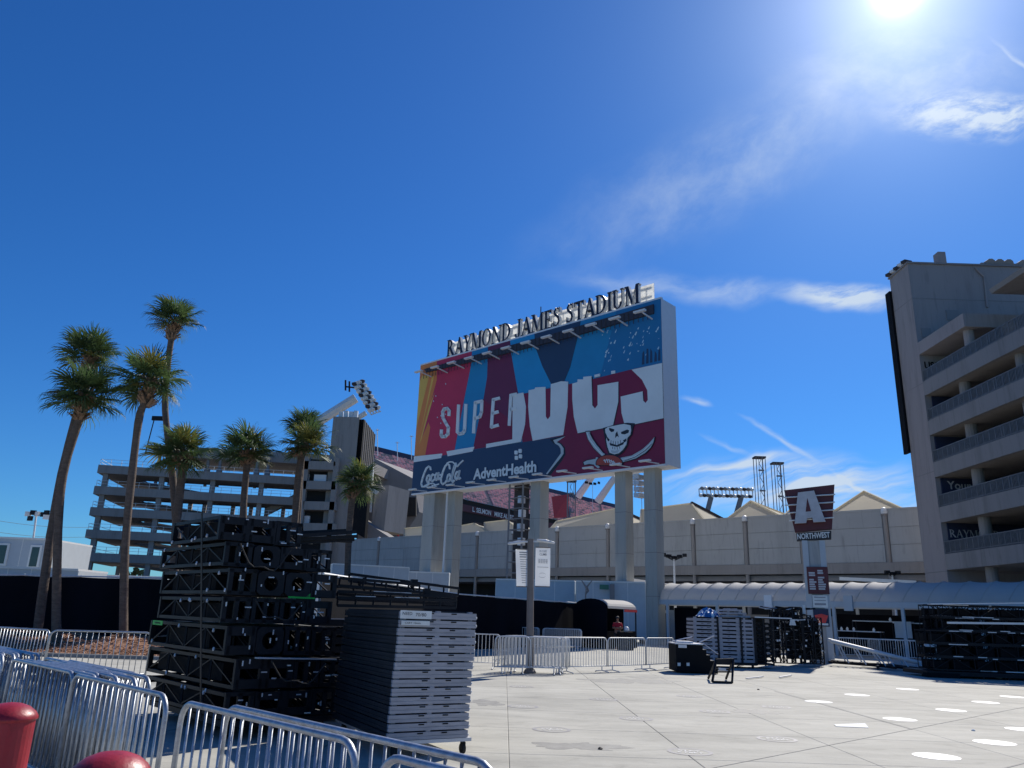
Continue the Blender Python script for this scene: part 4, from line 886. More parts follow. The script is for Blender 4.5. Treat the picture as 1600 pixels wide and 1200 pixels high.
# white beams of stored structure lying behind the canopy top
# shelves, tables and rails seen under the canopy right of the sign
for i, (u0, u1, z, o_) in enumerate(((1302, 1372, 1.35, .2), (1330, 1420, 1.95, -.4), (1392, 1440, 1.9, -.2), (1300, 1440, .95, .5))):
    a, b = can_pt(u0, o_), can_pt(u1, o_); r = thing('folding_table', ['dark counter with small white items under the canopy', 'upper shelf under the canopy right of the sign', 'short upper shelf near the right black rack', 'long low table under the canopy behind the sloping white ramp truss'][i], 'table', V(a.x, a.y, 0))
    m = MB(); m.prism([V(a.x, a.y, z), V(b.x, b.y, z), V(b.x, b.y, z+.05), V(a.x, a.y, z+.05)], -cn*.6); m.build('top', 'aluminium', r)
    for p in (a, b):
        m = MB(); m.bar(V(p.x, p.y, 0), V(p.x, p.y, z), .06); m.build('leg', 'black_steel', r)
        m = MB(); m.bar(V(p.x, p.y, 0)-cn*.55, V(p.x, p.y, z)-cn*.55, .06); m.build('leg', 'black_steel', r)
for i, u in enumerate((1304, 1312, 1321, 1331, 1362, 1389)):
    p = can_pt(u, -.05); m = MB(); m.lathe((p.x, p.y, 1.4 if u < 1380 else 2.0), [(.07, 0), (.08, .12), (.04, .16), (.04, .2)], 8); tag(m.build('bottle', 'white_paint', org=V(p.x, p.y, 1.4)), 'small white container on the shelf under the canopy, %s from the left' % ['first', 'second', 'third', 'fourth', 'fifth', 'sixth'][i], 'bottle', 'small white containers under the canopy')
p = can_pt(1446, 1.2); ck = thing('drink_cooler', 'white round drink cooler near the foot of the right black rack', 'cooler', p)
m = MB(); m.lathe(p+V(0, 0, .45), [(.26, 0), (.30, .08), (.31, .6), (.28, .66)], 14); m.build('barrel', 'white_paint', ck); m = MB(); m.lathe(p+V(0, 0, 1.11), [(.29, 0), (.31, .05), (.2, .12), (.05, .15)], 14); m.build('lid', 'white_paint', ck); m = MB(); m.box(p+V(0, 0, .22), (.6, .6, .44)); m.build('stand', 'black_steel', ck)
p = can_pt(1408, .1); m = MB(); m.prism([V(p.x, p.y, 1.1)-cdv*.45, V(p.x, p.y, 1.1)+cdv*.45, V(p.x, p.y, 2.0)+cdv*.45, V(p.x, p.y, 2.0)-cdv*.45], cn*.05); tag(m.build('grey_board', 'trailer_grey', org=p), 'plain grey board propped on the table under the canopy', 'board')
# booth with small barrel roof and the guard
BO = thing('entry_booth', 'small black booth under a short white barrel roof', 'booth', V(6.3, 47.5, 0))
x0, x1 = at(912, 950, 48).x, at(990, 950, 48).x
m = MB()
nv = 12; sk = at(938, 935, 48)
zt_ = at(945, 936, 47.3).z; ze_ = at(985, 952, 47.3).z
xa_, xb_ = at(934, 940, 48).x, at(991, 950, 48).x
for i, (x_, y_) in enumerate(((xa_, 50.2), (xb_, 46.6))): pass
ax0 = at(923, 950, 46.6); ax1 = at(968, 950, 49.4)
d = (ax1-ax0); d.z = 0; n = V(-d.y, d.x, 0).normalized(); n = n if n.y < 0 else -n
for i in range(2):
    p = ax0+d*i
    for j in range(nv+1): an = math.pi*j/nv; q_ = p+n*(1.15*math.cos(an)); m.v.append(V(q_.x, q_.y, ze_+(zt_-ze_)*math.sin(an)))
for j in range(nv): m.f.append((j, j+1, j+nv+2, j+nv+1)); m.m.append(0)
m.f.append(tuple(range(nv+1))); m.m.append(1); m.f.append(tuple(range(nv+1, 2*nv+2))); m.m.append(1)
m.build('barrel_roof', ['canopy_fabric', 'black_mesh'], BO)
m = MB(); q0, q1 = ax0-n*1.1, ax1-n*1.1; m.prism([V(q0.x, q0.y, 0), V(q1.x, q1.y, 0), V(q1.x, q1.y, ze_), V(q0.x, q0.y, ze_)], -n*.08); m.build('back_panel', 'black_mesh', BO)
m = MB(); q0, q1 = ax0+n*1.1, ax0-n*1.1; m.prism([V(q0.x, q0.y, 0), V(q1.x, q1.y, 0), V(q1.x, q1.y, ze_), V(q0.x, q0.y, ze_)], -d.normalized()*.08); m.build('side_panel', 'black_mesh', BO)
m = MB(); q0, q1 = ax1+n*.25, ax1-n*1.1; m.prism([V(q0.x, q0.y, 0), V(q1.x, q1.y, 0), V(q1.x, q1.y, ze_), V(q0.x, q0.y, ze_)], d.normalized()*.06); m.build('end_panel', 'black_mesh', BO)
m = MB(); q0, q1 = ax0+n*1.05, ax1+n*1.05; m.prism([V(q0.x, q0.y, 0), V(q1.x, q1.y, 0), V(q1.x, q1.y, .95), V(q0.x, q0.y, .95)], -n*.5); m.build('counter', 'black_matte', BO)
for p in (ax1+n*1.1, ax1-n*1.1): m = MB(); m.bar(V(p.x, p.y, 0), V(p.x, p.y, ze_), .08); m.build('post', 'black_steel', BO)
m = MB(); p = ax1+n*1.18; q0 = p-d.normalized()*1.6; m.prism([V(q0.x, q0.y, ze_-.16), V(p.x, p.y, ze_-.16), V(p.x, p.y, ze_-.02), V(q0.x, q0.y, ze_-.02)], n*.03); m.build('red_strip', 'seat_bright', BO)
# ================================================================== person: skin-modifier body
pg = at(965, 985, 45.6); PE = thing('person', 'person in red shirt and dark cap standing with arms crossed by the booth', 'person', V(pg.x, 45.6, 0)); PE.rotation_euler = (0, 0, R(-12))
def body(joints, edges, mt, nm, root=0, sub=2):
    bm_me = bpy.data.meshes.new(nm); bm_me.from_pydata([Vector(j[0]) for j in joints], edges, [])
    ob = bpy.data.objects.new(nm, bm_me); COL.objects.link(ob); md = ob.modifiers.new('skin', 'SKIN')
    import bmesh
    b_ = bmesh.new(); b_.from_mesh(bm_me); lay = b_.verts.layers.skin.verify(); b_.verts.ensure_lookup_table()
    for i, j in enumerate(joints): rr = j[1]; b_.verts[i][lay].radius = rr if isinstance(rr, tuple) else (rr, rr); b_.verts[i][lay].use_root = (i == root)
    b_.to_mesh(bm_me); b_.free(); s_ = ob.modifiers.new('sub', 'SUBSURF'); s_.levels = sub; s_.render_levels = sub
    dg = bpy.context.evaluated_depsgraph_get(); dg.update(); m2_ = bpy.data.meshes.new_from_object(ob.evaluated_get(dg)); COL.objects.unlink(ob); bpy.data.objects.remove(ob)
    m2_.materials.clear(); m2_.materials.append(M[mt]); o = bpy.data.objects.new(nm, m2_); COL.objects.link(o); o.parent = PE
    for p_ in m2_.polygons: p_.use_smooth = True; p_.material_index = 0
    return o
J = [((0, 0, .95), (.15, .11)), ((0, 0, 1.15), (.15, .11)), ((0, 0, 1.36), (.17, .12)), ((0, .01, 1.47), .06), ((0, 0, 1.54), .055), ((0, -.01, 1.63), (.078, .095)), ((0, 0, 1.70), (.07, .085)),
     ((-.19, 0, 1.38), .062), ((-.26, -.02, 1.13), .048), ((-.10, -.20, 1.14), .038), ((.08, -.22, 1.18), .034), ((.19, 0, 1.38), .062), ((.26, -.02, 1.12), .048), ((.10, -.23, 1.11), .038), ((-.08, -.24, 1.15), .034),
     ((-.10, 0, .86), .095), ((-.11, -.01, .48), .062), ((-.12, .02, .09), .045), ((-.13, -.12, .05), .042), ((.10, 0, .86), .095), ((.12, -.01, .48), .062), ((.13, .02, .09), .045), ((.15, -.12, .05), .042)]
Ed = [(0, 1), (1, 2), (2, 3), (3, 4), (4, 5), (5, 6), (2, 7), (7, 8), (8, 9), (9, 10), (2, 11), (11, 12), (12, 13), (13, 14), (0, 15), (15, 16), (16, 17), (17, 18), (0, 19), (19, 20), (20, 21), (21, 22)]
body(J, Ed, 'skin', 'body')
Js = [((0, 0, .98), (.165, .125)), ((0, 0, 1.15), (.165, .125)), ((0, 0, 1.37), (.185, .132)), ((0, .01, 1.45), .075), ((-.20, 0, 1.38), .075), ((-.255, -.02, 1.18), .064), ((.20, 0, 1.38), .075), ((.255, -.02, 1.18), .064)]
body(Js, [(0, 1), (1, 2), (2, 3), (2, 4), (4, 5), (2, 6), (6, 7)], 'shirt_red', 'shirt')
Jt = [((0, 0, .96), (.16, .12)), ((-.10, 0, .84), .105), ((-.11, -.01, .48), .078), ((-.12, .02, .10), .062), ((.10, 0, .84), .105), ((.12, -.01, .48), .078), ((.13, .02, .10), .062)]
body(Jt, [(0, 1), (1, 2), (2, 3), (0, 4), (4, 5), (5, 6)], 'trousers', 'trousers')
m = MB(); m.lathe((0, 0, 1.675), [(.098, 0), (.1, .03), (.08, .09), (.03, .115)], 14); m.box((0, -.13, 1.685), (.15, .12, .012)); o = m.build('cap', 'dark_trim'); o.parent = PE
m = MB(); m.lathe((-.03, -.103, 1.645), [(.010, -.008), (.012, 0), (.008, .008)], 6); m.lathe((.03, -.103, 1.645), [(.010, -.008), (.012, 0), (.008, .008)], 6); m.box((0, -.104, 1.575), (.05, .012, .010)); o = m.build('face_feature', 'ink'); o.parent = PE
for s_ in (-1, 1):
    # open hand tucked against the opposite arm: palm and five fingers
    m = MB(); b0 = V(s_*.10, -.245, 1.175 if s_ > 0 else 1.145); m.tube([b0, b0+V(s_*.05, -.005, .02), b0+V(s_*.085, 0, .03)], [.030, .036, .030], 8)
    for k in range(4): f0 = b0+V(s_*.08, -.004, .045-.017*k); m.tube([f0, f0+V(s_*.03, .004, .004), f0+V(s_*.05, .022, .002)], [.009, .0085, .006], 6)
    m.tube([b0+V(s_*.03, -.01, .03), b0+V(s_*.045, -.012, .06), b0+V(s_*.07, -.004, .075)], [.011, .010, .007], 6); o = m.build('hand', 'skin', smooth=True); o.parent = PE
p = at(979, 988, 45.3); m = MB(); m.lathe((p.x, 45.3, .96), [(.12, 0), (.15, .1), (.13, .22), (.06, .28)], 10); tag(m.build('helmet', 'white_paint', org=V(p.x, 45.3, .96), smooth=True), 'white hard hat resting on the booth counter beside the person', 'helmet')
m = MB(); m.bb((p.x-.5, 45.0, 0), (p.x+.35, 45.55, .95)); tag(m.build('counter_block', 'black_matte', org=V(p.x, 45.3, 0)), 'black counter block in front of the booth beside the person in red', 'counter')
# ================================================================== PALMS
def frond_mesh(seed, mt, droop=.35, n=24):
    rn = random.Random(seed); m = MB(); m.tube([(0, 0, 0), (.35, 0, .03), (.72, 0, -.02)], [.022, .016, .010], 5)
    for i in range(n):
        f = i/(n-1)*2-1; an = R(f*112+rn.uniform(-4, 4)); ln = (.86-.30*abs(f)**1.6)*rn.uniform(.88, 1.1)
        bx = .72-.10*abs(f)+.10*(1-abs(f)); base = V(bx, 0, -.02-.04*(1-abs(f)))
        d = V(math.cos(an), math.sin(an), .10*rn.uniform(-1, 1)+.22*abs(f)); sd_ = V(-math.sin(an), math.cos(an), .5)*.019
        p1 = base+d*ln*.5+V(0, 0, -.02*droop); p2 = base+d*ln*.82+V(0, 0, -.16*droop*rn.uniform(.6, 1.3)); p3 = base+d*ln*.98+V(0, 0, -.5*droop*rn.uniform(.5, 1.4))
        o = len(m.v); m.v += [base-sd_*.5, base+sd_*.5, p1-sd_*1.1, p1+sd_*1.1, p2-sd_*.7, p2+sd_*.7, p3]
        m.f += [(o, o+2, o+3, o+1), (o+2, o+4, o+5, o+3), (o+4, o+6, o+5)]; m.m += [0]*3
    return m.mesh('frond', mt)
FR = [frond_mesh(s_, 'palm_leaf', .3+.12*s_) for s_ in range(5)]; FRY = [frond_mesh(20, 'palm_leaf_yellow', .5), frond_mesh(21, 'palm_leaf_yellow', .8)]
def palm(trunk, crown_px, Y, rpx, label, nfr=44, r0=.19, r1=.15, lean=0, yellow=.06, low=-50, boots=.55):
    """trunk: pixels from the base up; the trunk stands in one vertical plane"""
    pts = [at(u, v, Y) for u, v in trunk]; b = pts[0]; base = V(b.x, Y, 0 if b.z > .6 else max(0, b.z-.25))
    if b.z > .3: pts = [base+V((pts[0].x-pts[1].x)*.4, 0, 0)]+pts
    else: pts[0] = base
    top = at(*crown_px, Y); rr = .84*rpx/FPX*(top-V(0, 0, CAM_H)).length
    r = thing('palm_tree', label, 'palm tree', base, 'cabbage palms by the plaza')
    n = 22; path = []
    ctrl = pts+[V(top.x, Y, top.z-rr*.22)]
    for i in range(n+1):
        f = i/n*(len(ctrl)-1); k = min(int(f), len(ctrl)-2); t = f-k; p0 = ctrl[max(k-1, 0)]; p1, p2 = ctrl[k], ctrl[k+1]; p3 = ctrl[min(k+2, len(ctrl)-1)]
        path.append(.5*((2*p1)+(p2-p0)*t+(2*p0-5*p1+4*p2-p3)*t*t+(3*p1-p0-3*p2+p3)*t**3))
    m = MB(); rs = [.80*(r0*1.3 if i == 0 else r0+(r1-r0)*i/n)*random.uniform(.93, 1.07) for i in range(n+1)]; m.tube(path, rs, 10); m.build('trunk', 'palm_trunk', r, smooth=True)
    # old leaf bases under the crown
    m = MB(); c = path[-1]; dn = (path[-1]-path[-4]).normalized()
    for i in range(70):
        t = random.random()*boots*1.5; an = i*2.399; p = c-dn*(t*1.25-.1); rd = V(math.cos(an), math.sin(an), 0); k = 1.0-.3*abs(t-.3)
        a = p+rd*r1*.6; e = p+rd*(r1+.20*k*random.uniform(.7, 1.35))+V(0, 0, .26*random.uniform(.5, 1.2)); w = V(-rd.y, rd.x, 0)*.06
        m.prism([a-w, a+w, e+w*.5, e-w*.5], rd*.03+V(0, 0, -.03))
    m.build('leaf_bases', 'palm_boot', r)
    hub = c-base
    nfr = int(nfr*1.05)
    for i in range(nfr):
        f = (i+.5)/nfr; el = R(84+(low+14-84)*f**.85+random.uniform(-13, 13)); az = i*2.39996+random.uniform(-.4, .4)
        sc = rr/1.55*(.88+.16*math.sin(math.pi*f))*random.uniform(.80, 1.18)
        yl = random.random() < yellow+(.25 if f > .86 else 0)
        o = inst('frond', random.choice(FRY if yl else FR), r, hub+V(0, 0, .1*(1-f)), (0, 0, 0), (sc,)*3)
        mx_ = Matrix.Rotation(az, 4, 'Z') @ Matrix.Rotation(-el, 4, 'Y') @ Matrix.Rotation(random.uniform(-.5, .5), 4, 'X'); o.rotation_euler = mx_.to_euler()
    return r
palm([(88, 985), (92, 800), (103, 725), (124, 655)], (138, 608), 28.6, 60, 'thick palm crossing in front of another trunk, lower of the two stacked crowns at left', 56, .21, .16, low=-46)
palm([(60, 978), (85, 800), (108, 690), (136, 590)], (143, 549), 30.4, 52, 'palm behind the crossed trunks, upper of the two stacked crowns at left', 46, .22, .15, low=-32)
palm([(193, 984), (196, 850), (207, 735), (218, 650), (229, 625)], (236, 588), 28.8, 62, 'tall palm with a bare curving trunk just right of the two stacked crowns', 50, .19, .17, low=-48)
palm([(284, 962), (272, 770), (261, 672), (258, 620), (266, 540)], (276, 496), 36, 46, 'tallest and thinnest palm with the highest small crown', 42, .22, .16, low=-30)
palm([(270, 960), (275, 830), (284, 742)], (286, 702), 33, 58, 'short palm with drooping crown rising behind the left end of the black truss stack', 50, .24, .2, yellow=.16, low=-52, boots=.4)
palm([(378, 960), (380, 805), (385, 735)], (388, 698), 36, 54, 'short palm in the middle of the row above the black truss stack', 50, .22, .19, low=-48, yellow=.1, boots=.4)
palm([(450, 960), (462, 800), (470, 718)], (481, 690), 37, 50, 'palm with a yellow-green lower crown left of the concrete tower', 48, .23, .2, yellow=.5, low=-45, boots=.4)
palm([(456, 960), (466, 800), (473, 700)], (478, 664), 41, 42, 'dark palm crown peeping above the yellow-green palm', 40, .2, .17, yellow=.0, low=-15)
palm([(541, 945), (545, 840), (550, 785)], (561, 748), 38, 46, 'shortest palm of the row, in front of the concrete tower', 46, .2, .18, yellow=.12, low=-55, boots=.5)
# ================================================================== BARRICADES
def barricade_bits(Lb, nbar=None, thin=False):
    h, rad, rt = 1.05, .13, .019; z0 = .17; pts = [(0, 0, z0)]
    for c, a0 in (((rad, h-rad), 180), ((Lb-rad, h-rad), 90)):
        for k in range(6): an = R(a0-90*k/5); pts.append((c[0]+rad*math.cos(an), 0, c[1]+rad*math.sin(an)))
    pts.append((Lb, 0, z0)); fr = MB(); fr.tube(pts, rt, 8 if not thin else 6); lo = MB(); lo.tube([(0, 0, z0+.02), (Lb, 0, z0+.02)], rt*.85, 8 if not thin else 6)
    nbar = nbar or int(Lb/.118); bar = MB(); bar.tube([(0, 0, z0+.02), (0, 0, h)], .0095, 6)
    foot = MB(); foot.tube([(0, -.30, .012), (0, -.26, .03), (0, 0, .06), (0, .26, .03), (0, .30, .012)], .018, 6); foot.tube([(0, 0, .05), (0, 0, z0)], .017, 6)
    hook = MB(); hook.tube([(0, 0, .62), (-.05, 0, .62), (-.065, 0, .60), (-.065, 0, .55)], .008, 6)
    return fr, lo, bar, foot, hook, nbar
BARR = {}
def barricade(pa, ang, label, Lb=2.0, near=True, feet=True, group='silver crowd barriers', tilt=0.0):
    key = (round(Lb, 2), near)
    if key not in BARR:
        fr, lo, bar, foot, hook, nbar = barricade_bits(Lb, thin=not near); mt = 'galvanised' if near else 'galvanised_far'
        bars = MB(); xs = [.0+Lb*(i+1)/(nbar+1) for i in range(nbar)]
        for x in xs: bars.tube([(x, 0, .19), (x, 0, 1.05)], .0085 if near else .010, 5)
        BARR[key] = (fr.mesh('frame', mt, smooth=True), lo.mesh('bottom_rail', mt, smooth=True), bar.mesh('bar', mt, smooth=True), bars.mesh('bars', mt), foot.mesh('foot', mt, smooth=True), hook.mesh('hook', mt, smooth=True), xs)
    fr, lo, bar, bars, foot, hook, xs = BARR[key]
    r = thing('crowd_barrier', label, 'barrier', V(pa[0], pa[1], 0), group); r.rotation_euler = (tilt, 0, ang)
    inst('frame', fr, r); inst('bottom_rail', lo, r)
    if near:
        for x in xs: inst('bar', bar, r, (x, 0, 0))
    else: inst('bars', bars, r)['kind'] = 'stuff'
    if feet:
        inst('foot', foot, r, (.22, 0, 0)); inst('foot', foot, r, (Lb-.22, 0, 0))
    inst('hook', hook, r); inst('hook', hook, r, (0, 0, -.24))
    return r
D45 = R(-45)
def from_sd(s_, d_, Lb=2.0):
    """s = x + y of the line, d = y - x of its far (left) end"""
    return ((s_-d_)/2, (s_+d_)/2)
near_d = [10.97, 14.0, 13.33, 13.9, 13.6, 13.1, 13.46, 12.86, 13.3, 14.2, 12.95, 13.5]
nth = ['front', 'second', 'third', 'fourth', 'fifth', 'sixth', 'seventh', 'eighth', 'ninth', 'tenth', 'eleventh', 'rearmost']
for k, d_ in enumerate(near_d): barricade(from_sd(3.47+.060*k, d_), D45+random.uniform(-.004, .004), '%s silver barrier of the near pack behind the red bollards%s' % (nth[k], '' if k in (0, 11) else ', counted from the front'), feet=k in (0, 11), group='near pack of silver barriers')
far_d = [18.3, 17.75, 18.1, 17.8, 17.9, 18.15, 17.7, 17.75]
for k, d_ in enumerate(far_d): barricade(from_sd(3.55+.085*k, d_), D45+random.uniform(-.004, .004), '%s silver barrier of the far pack at the left edge%s' % (nth[k] if k < 7 else 'rearmost', '' if k in (0, 7) else ', counted from the front'), feet=False, group='far pack of silver barriers')
barricade(from_sd(3.40, 7.62), D45, 'silver crowd barrier right of the right bollard, nearest one below the truss stack', group='silver barriers in the foreground')
barricade(from_sd(3.61, 7.16), D45, 'silver crowd barrier set just behind another in front of the grey deck stack', Lb=2.5, group='silver barriers in the foreground')
barricade(from_sd(3.27, 4.33), D45, 'silver crowd barrier with only its rounded corner showing at the bottom centre', group='silver barriers in the foreground')
# by the mulch bed
barricade((-9.68, 17.37), R(14), 'silver crowd barrier in front of the mulch just left of the black truss stack', group='silver barriers by the mulch bed')
barricade((-11.5, 18.25), R(-27), 'silver crowd barrier in front of the mulch at the left edge', Lb=2.05, group='silver barriers by the mulch bed')
# far row
fr_pts = [(1.80, 25.15), (3.40, 26.4), (4.9, 27.85), (6.2, 29.4)]
names = ['silver barrier just right of the banner pole pack, first of the slanting row', 'silver barrier in the middle of the slanting row right of the banner pole', 'silver barrier at the right end of the slanting row, beside the black stairs']
for (x0, y0), (x1, y1), lb in zip(fr_pts, fr_pts[1:], names): barricade((x0, y0), math.atan2(y1-y0, x1-x0), lb, Lb=round(math.hypot(x1-x0, y1-y0)-.06, 2), near=False, group='barriers in the middle distance')
barricade((-2.1, 26.1), R(-2), 'silver barrier partly hidden by the right edge of the grey deck stack', Lb=2.0, near=False, group='barriers in the middle distance')
for i in range(7): barricade((-.08+random.uniform(-.08, .1)+.03*i, 24.45+.16*i), R(-1+random.uniform(-1.5, 1.5)), 'silver barrier in the pack round the banner pole, '+['front one', 'second from the front', 'third from the front', 'fourth from the front', 'fifth from the front', 'sixth from the front', 'rear one'][i], Lb=1.9, near=False, group='pack of barriers round the banner pole')
barricade((-.25, 24.2), R(3), 'short silver barrier standing left of the banner pole pack', Lb=1.05, near=False, group='barriers in the middle distance')
p = at(782, 978, 43); q_ = at(848, 980, 42.5)
for i in range(3): barricade((p.x+.05*i, 43+.2*i), 0, ['front', 'middle', 'rear'][i]+' one of three far silver barriers left of the banner pole by the fence', near=False, group='far barriers by the fence')
for i in range(3): barricade((q_.x+.05*i, 42.5+.2*i), R(1), ['front', 'middle', 'rear'][i]+' one of three far silver barriers right of the banner pole by the fence', near=False, group='far barriers by the fence')
for i, (u0, Y) in enumerate(((1312, 44), (1358, 43.3), (1400, 42.6))): p = at(u0, 1010, Y); barricade((p.x, Y), R(-32), 'shaded barrier under the canopy, '+['left', 'middle', 'right'][i]+' of the three right of the letter A sign', near=False, group='barriers under the canopy')
# ================================================================== BOLLARDS
for u, v, Y, lb, hh in ((18, 1097, 3.75, 'taller red domed bollard at the left edge', 1.15), (178, 1173, 2.62, 'red domed bollard cut off by the bottom edge', 1.15)):
    p = at(u, v, Y); r = thing('bollard', lb, 'bollard', V(p.x, Y, 0), 'red bollards'); m = MB(); h = p.z
    m.lathe((p.x, Y, 0), [(.125, 0), (.125, .03), (.110, .04), (.110, h-.068)], 32); m.build('post', 'red_bollard', r, smooth=False)
    m = MB(); m.lathe((p.x, Y, h-.075), [(.108, 0), (.117, .004), (.118, .014), (.105, .034), (.078, .056), (.045, .069), (.004, .075)], 32); m.build('dome_cap', 'red_bollard', r, smooth=True)
# ================================================================== BLACK TRUSS STACK (left foreground)
LD = V(-.67, .742, 0).normalized(); RD = V(.742, .67, 0).normalized()
CY = 10.8
layers = [(804, 844, 345, 1.75, 3, .0), (846, 884, 352, 2.4, 4, .03), (887, 929, 358, 2.5, 4, -.02), (932, 973, 348, 2.35, 4, .02), (977, 1025, 355, 2.9, 4, 0), (1029, 1079, 369, 3.3, 4, .04), (1082, 1126, 352, 3.0, 4, -.02)]
ordl = ['topmost', 'second from the top', 'third from the top', 'fourth from the top', 'fifth from the top', 'sixth from the top', 'lowest']; ordc = ['leftmost end', 'second end from left', 'third end from left', 'rightmost end']
def end_plate(mb, c, w, h, style, nrm, sx):
    """end frame of a truss section with an opening; nrm points outwards"""
    t = .05; up = V(0, 0, 1)
    def P(a, b, o=0): return c+sx*(a*w/2)+up*(b*h/2)+nrm*o
    if style == 0:      # plate with round hole
        n = 20; ring = [(math.cos(2*math.pi*k/n), math.sin(2*math.pi*k/n)) for k in range(n)]
        outer = []
        for x, y in ring: s_ = 1/max(abs(x), abs(y)); outer.append((x*s_*.98, y*s_*.98))
        o = len(mb.v); rr = .62*min(w, h)/2
        for (x, y), (X, Y_) in zip(ring, outer):
            mb.v += [c+sx*(x*rr)+up*(y*rr)+nrm*.03, P(X, Y_, .03), c+sx*(x*rr)+up*(y*rr)-nrm*.03, P(X, Y_, -.03)]
        for k in range(n): a, b = o+4*k, o+4*((k+1) % n); mb.f += [(a, a+1, b+1, b), (a+2, b+2, b+3, a+3), (a, b, b+2, a+2), (a+1, a+3, b+3, b+1)]; mb.m += [0]*4
    elif style == 1:    # two posts and a slot
        for a in (-.86, .86): mb.bar(P(a, -1), P(a, 1), .07, .06, up=nrm)
        mb.prism([P(-.9, .35), P(.9, .35), P(.9, .98), P(-.9, .98)], nrm*.03); mb.prism([P(-.9, -.98), P(.9, -.98), P(.9, -.35), P(-.9, -.35)], nrm*.03)
    else:
        for a in (-.82, 0, .82): mb.bar(P(a, -1), P(a, 1), .06, .05, up=nrm)
        for b in (-.9, .9): mb.bar(P(-1, b), P(1, b), .05, .05)
tape_at = {}
for li, (v0, v1, uc, Ln, nm, jit) in enumerate(layers):
    Yc = CY+jit; ct = at(uc, v0, Yc); cb = at(uc, v1, Yc); zt_, zb_ = ct.z, cb.z; h = zt_-zb_; wm = .405
    for k in range(nm):
        c = V(ct.x, Yc, zb_+h/2)+RD*(wm*(k+.5)+.012*k)
        r = thing('truss_section', 'black truss section, %s in the tall left stack, %s' % (ordl[li], ordc[k]), 'stage truss', V(c.x, c.y, zb_), 'black truss sections in the tall left stack')
        p, q_ = c+LD*.03, c+LD*Ln; hh = h-.02; m = MB()
        for i, j in ((-1, -1), (1, -1), (1, 1), (-1, 1)): o_ = RD*(i*(wm/2-.025))+V(0, 0, j*(hh/2-.022)); m.bar(p+o_, q_+o_, .05, .046)
        m.build('chord_frame', 'black_steel', r)
        m = MB(); nbay = 3 if Ln < 2 else 4
        for b in range(nbay+1):
            t = p.lerp(q_, b/nbay)
            for i in (-1, 1): o_ = RD*(i*(wm/2-.025)); m.bar(t+o_-V(0, 0, hh/2-.03), t+o_+V(0, 0, hh/2-.03), .028)
            if b < nbay:
                t2 = p.lerp(q_, (b+1)/nbay)
                for i in (-1, 1):
                    o_ = RD*(i*(wm/2-.025)); z_ = V(0, 0, (hh/2-.04)*(1 if b % 2 else -1))
                    m.bar(t+o_+z_, t2+o_-z_, .018)
                for j in (-1, 1): o_ = V(0, 0, j*(hh/2-.02)); m.bar(t+o_-RD*wm*.42, t+o_+RD*wm*.42, .03)
        m.build('bracing', 'black_steel', r)
        m = MB(); end_plate(m, c+LD*.0, wm, hh, (1, 2, 2, 1, 2)[(li*2+k*3) % 5] if (li, k) not in ((1, 1), (2, 1), (2, 2), (4, 1)) else 0, -LD, RD); m.build('end_plate', 'black_steel', r)
        m = MB(); end_plate(m, q_, wm, hh, 1, LD, RD); m.build('end_plate', 'black_steel', r)
        # lamp body enlarged as black filler, added to stop light showing through
        if True:
            m = MB(); f = random.uniform(.44, .56); t = p.lerp(q_, f); m.box((t.x, t.y, zb_+h*.47), (Ln*random.uniform(.55, .78), wm*.62, h*random.uniform(.52, .72)), math.atan2(LD.y, LD.x)); m.build('filler_housing', 'black_matte', r)
        if (li+k) % 2:
            m = MB()
            for b in range(3): m.tube([p.lerp(q_, .1)+V(0, 0, -hh*.25)+RD*(.05*b), p.lerp(q_, .5)+V(0, 0, -hh*.32)+RD*(.03*b-.02), p.lerp(q_, .92)+V(0, 0, -hh*.2)+RD*.04*b], .014, 5)
            m.build('cable', 'rubber', r)
        for b in range(4):
            t = p.lerp(q_, random.random()); m = MB(); m.lathe(t-RD*(wm/2)+V(0, 0, random.choice((-1, 1))*hh*random.uniform(.3, .44)), [(.016, -.02), (.02, 0), (.012, .03)], 6); m.build('glint_pin', 'aluminium', r)  # bright pins scattered to paint the glints on the truss
        for b in range(3):
            t = c-LD*.034+RD*random.uniform(-.17, .17)+V(0, 0, random.uniform(-.45, .45)*hh); m = MB(); a2 = V(0, 0, random.uniform(.02, .07)) if random.random() < .6 else RD*random.uniform(.03, .10); m.bar(t, t+a2, .016, .012, up=LD); m.build('glint_fitting', 'label_white' if b == 0 else 'aluminium', r)  # pale chips painting small white glints on the end face
    if li == 3: dolly_ref = (ct, zb_)
    if li == 0: top_c, top_z = ct.copy(), zt_
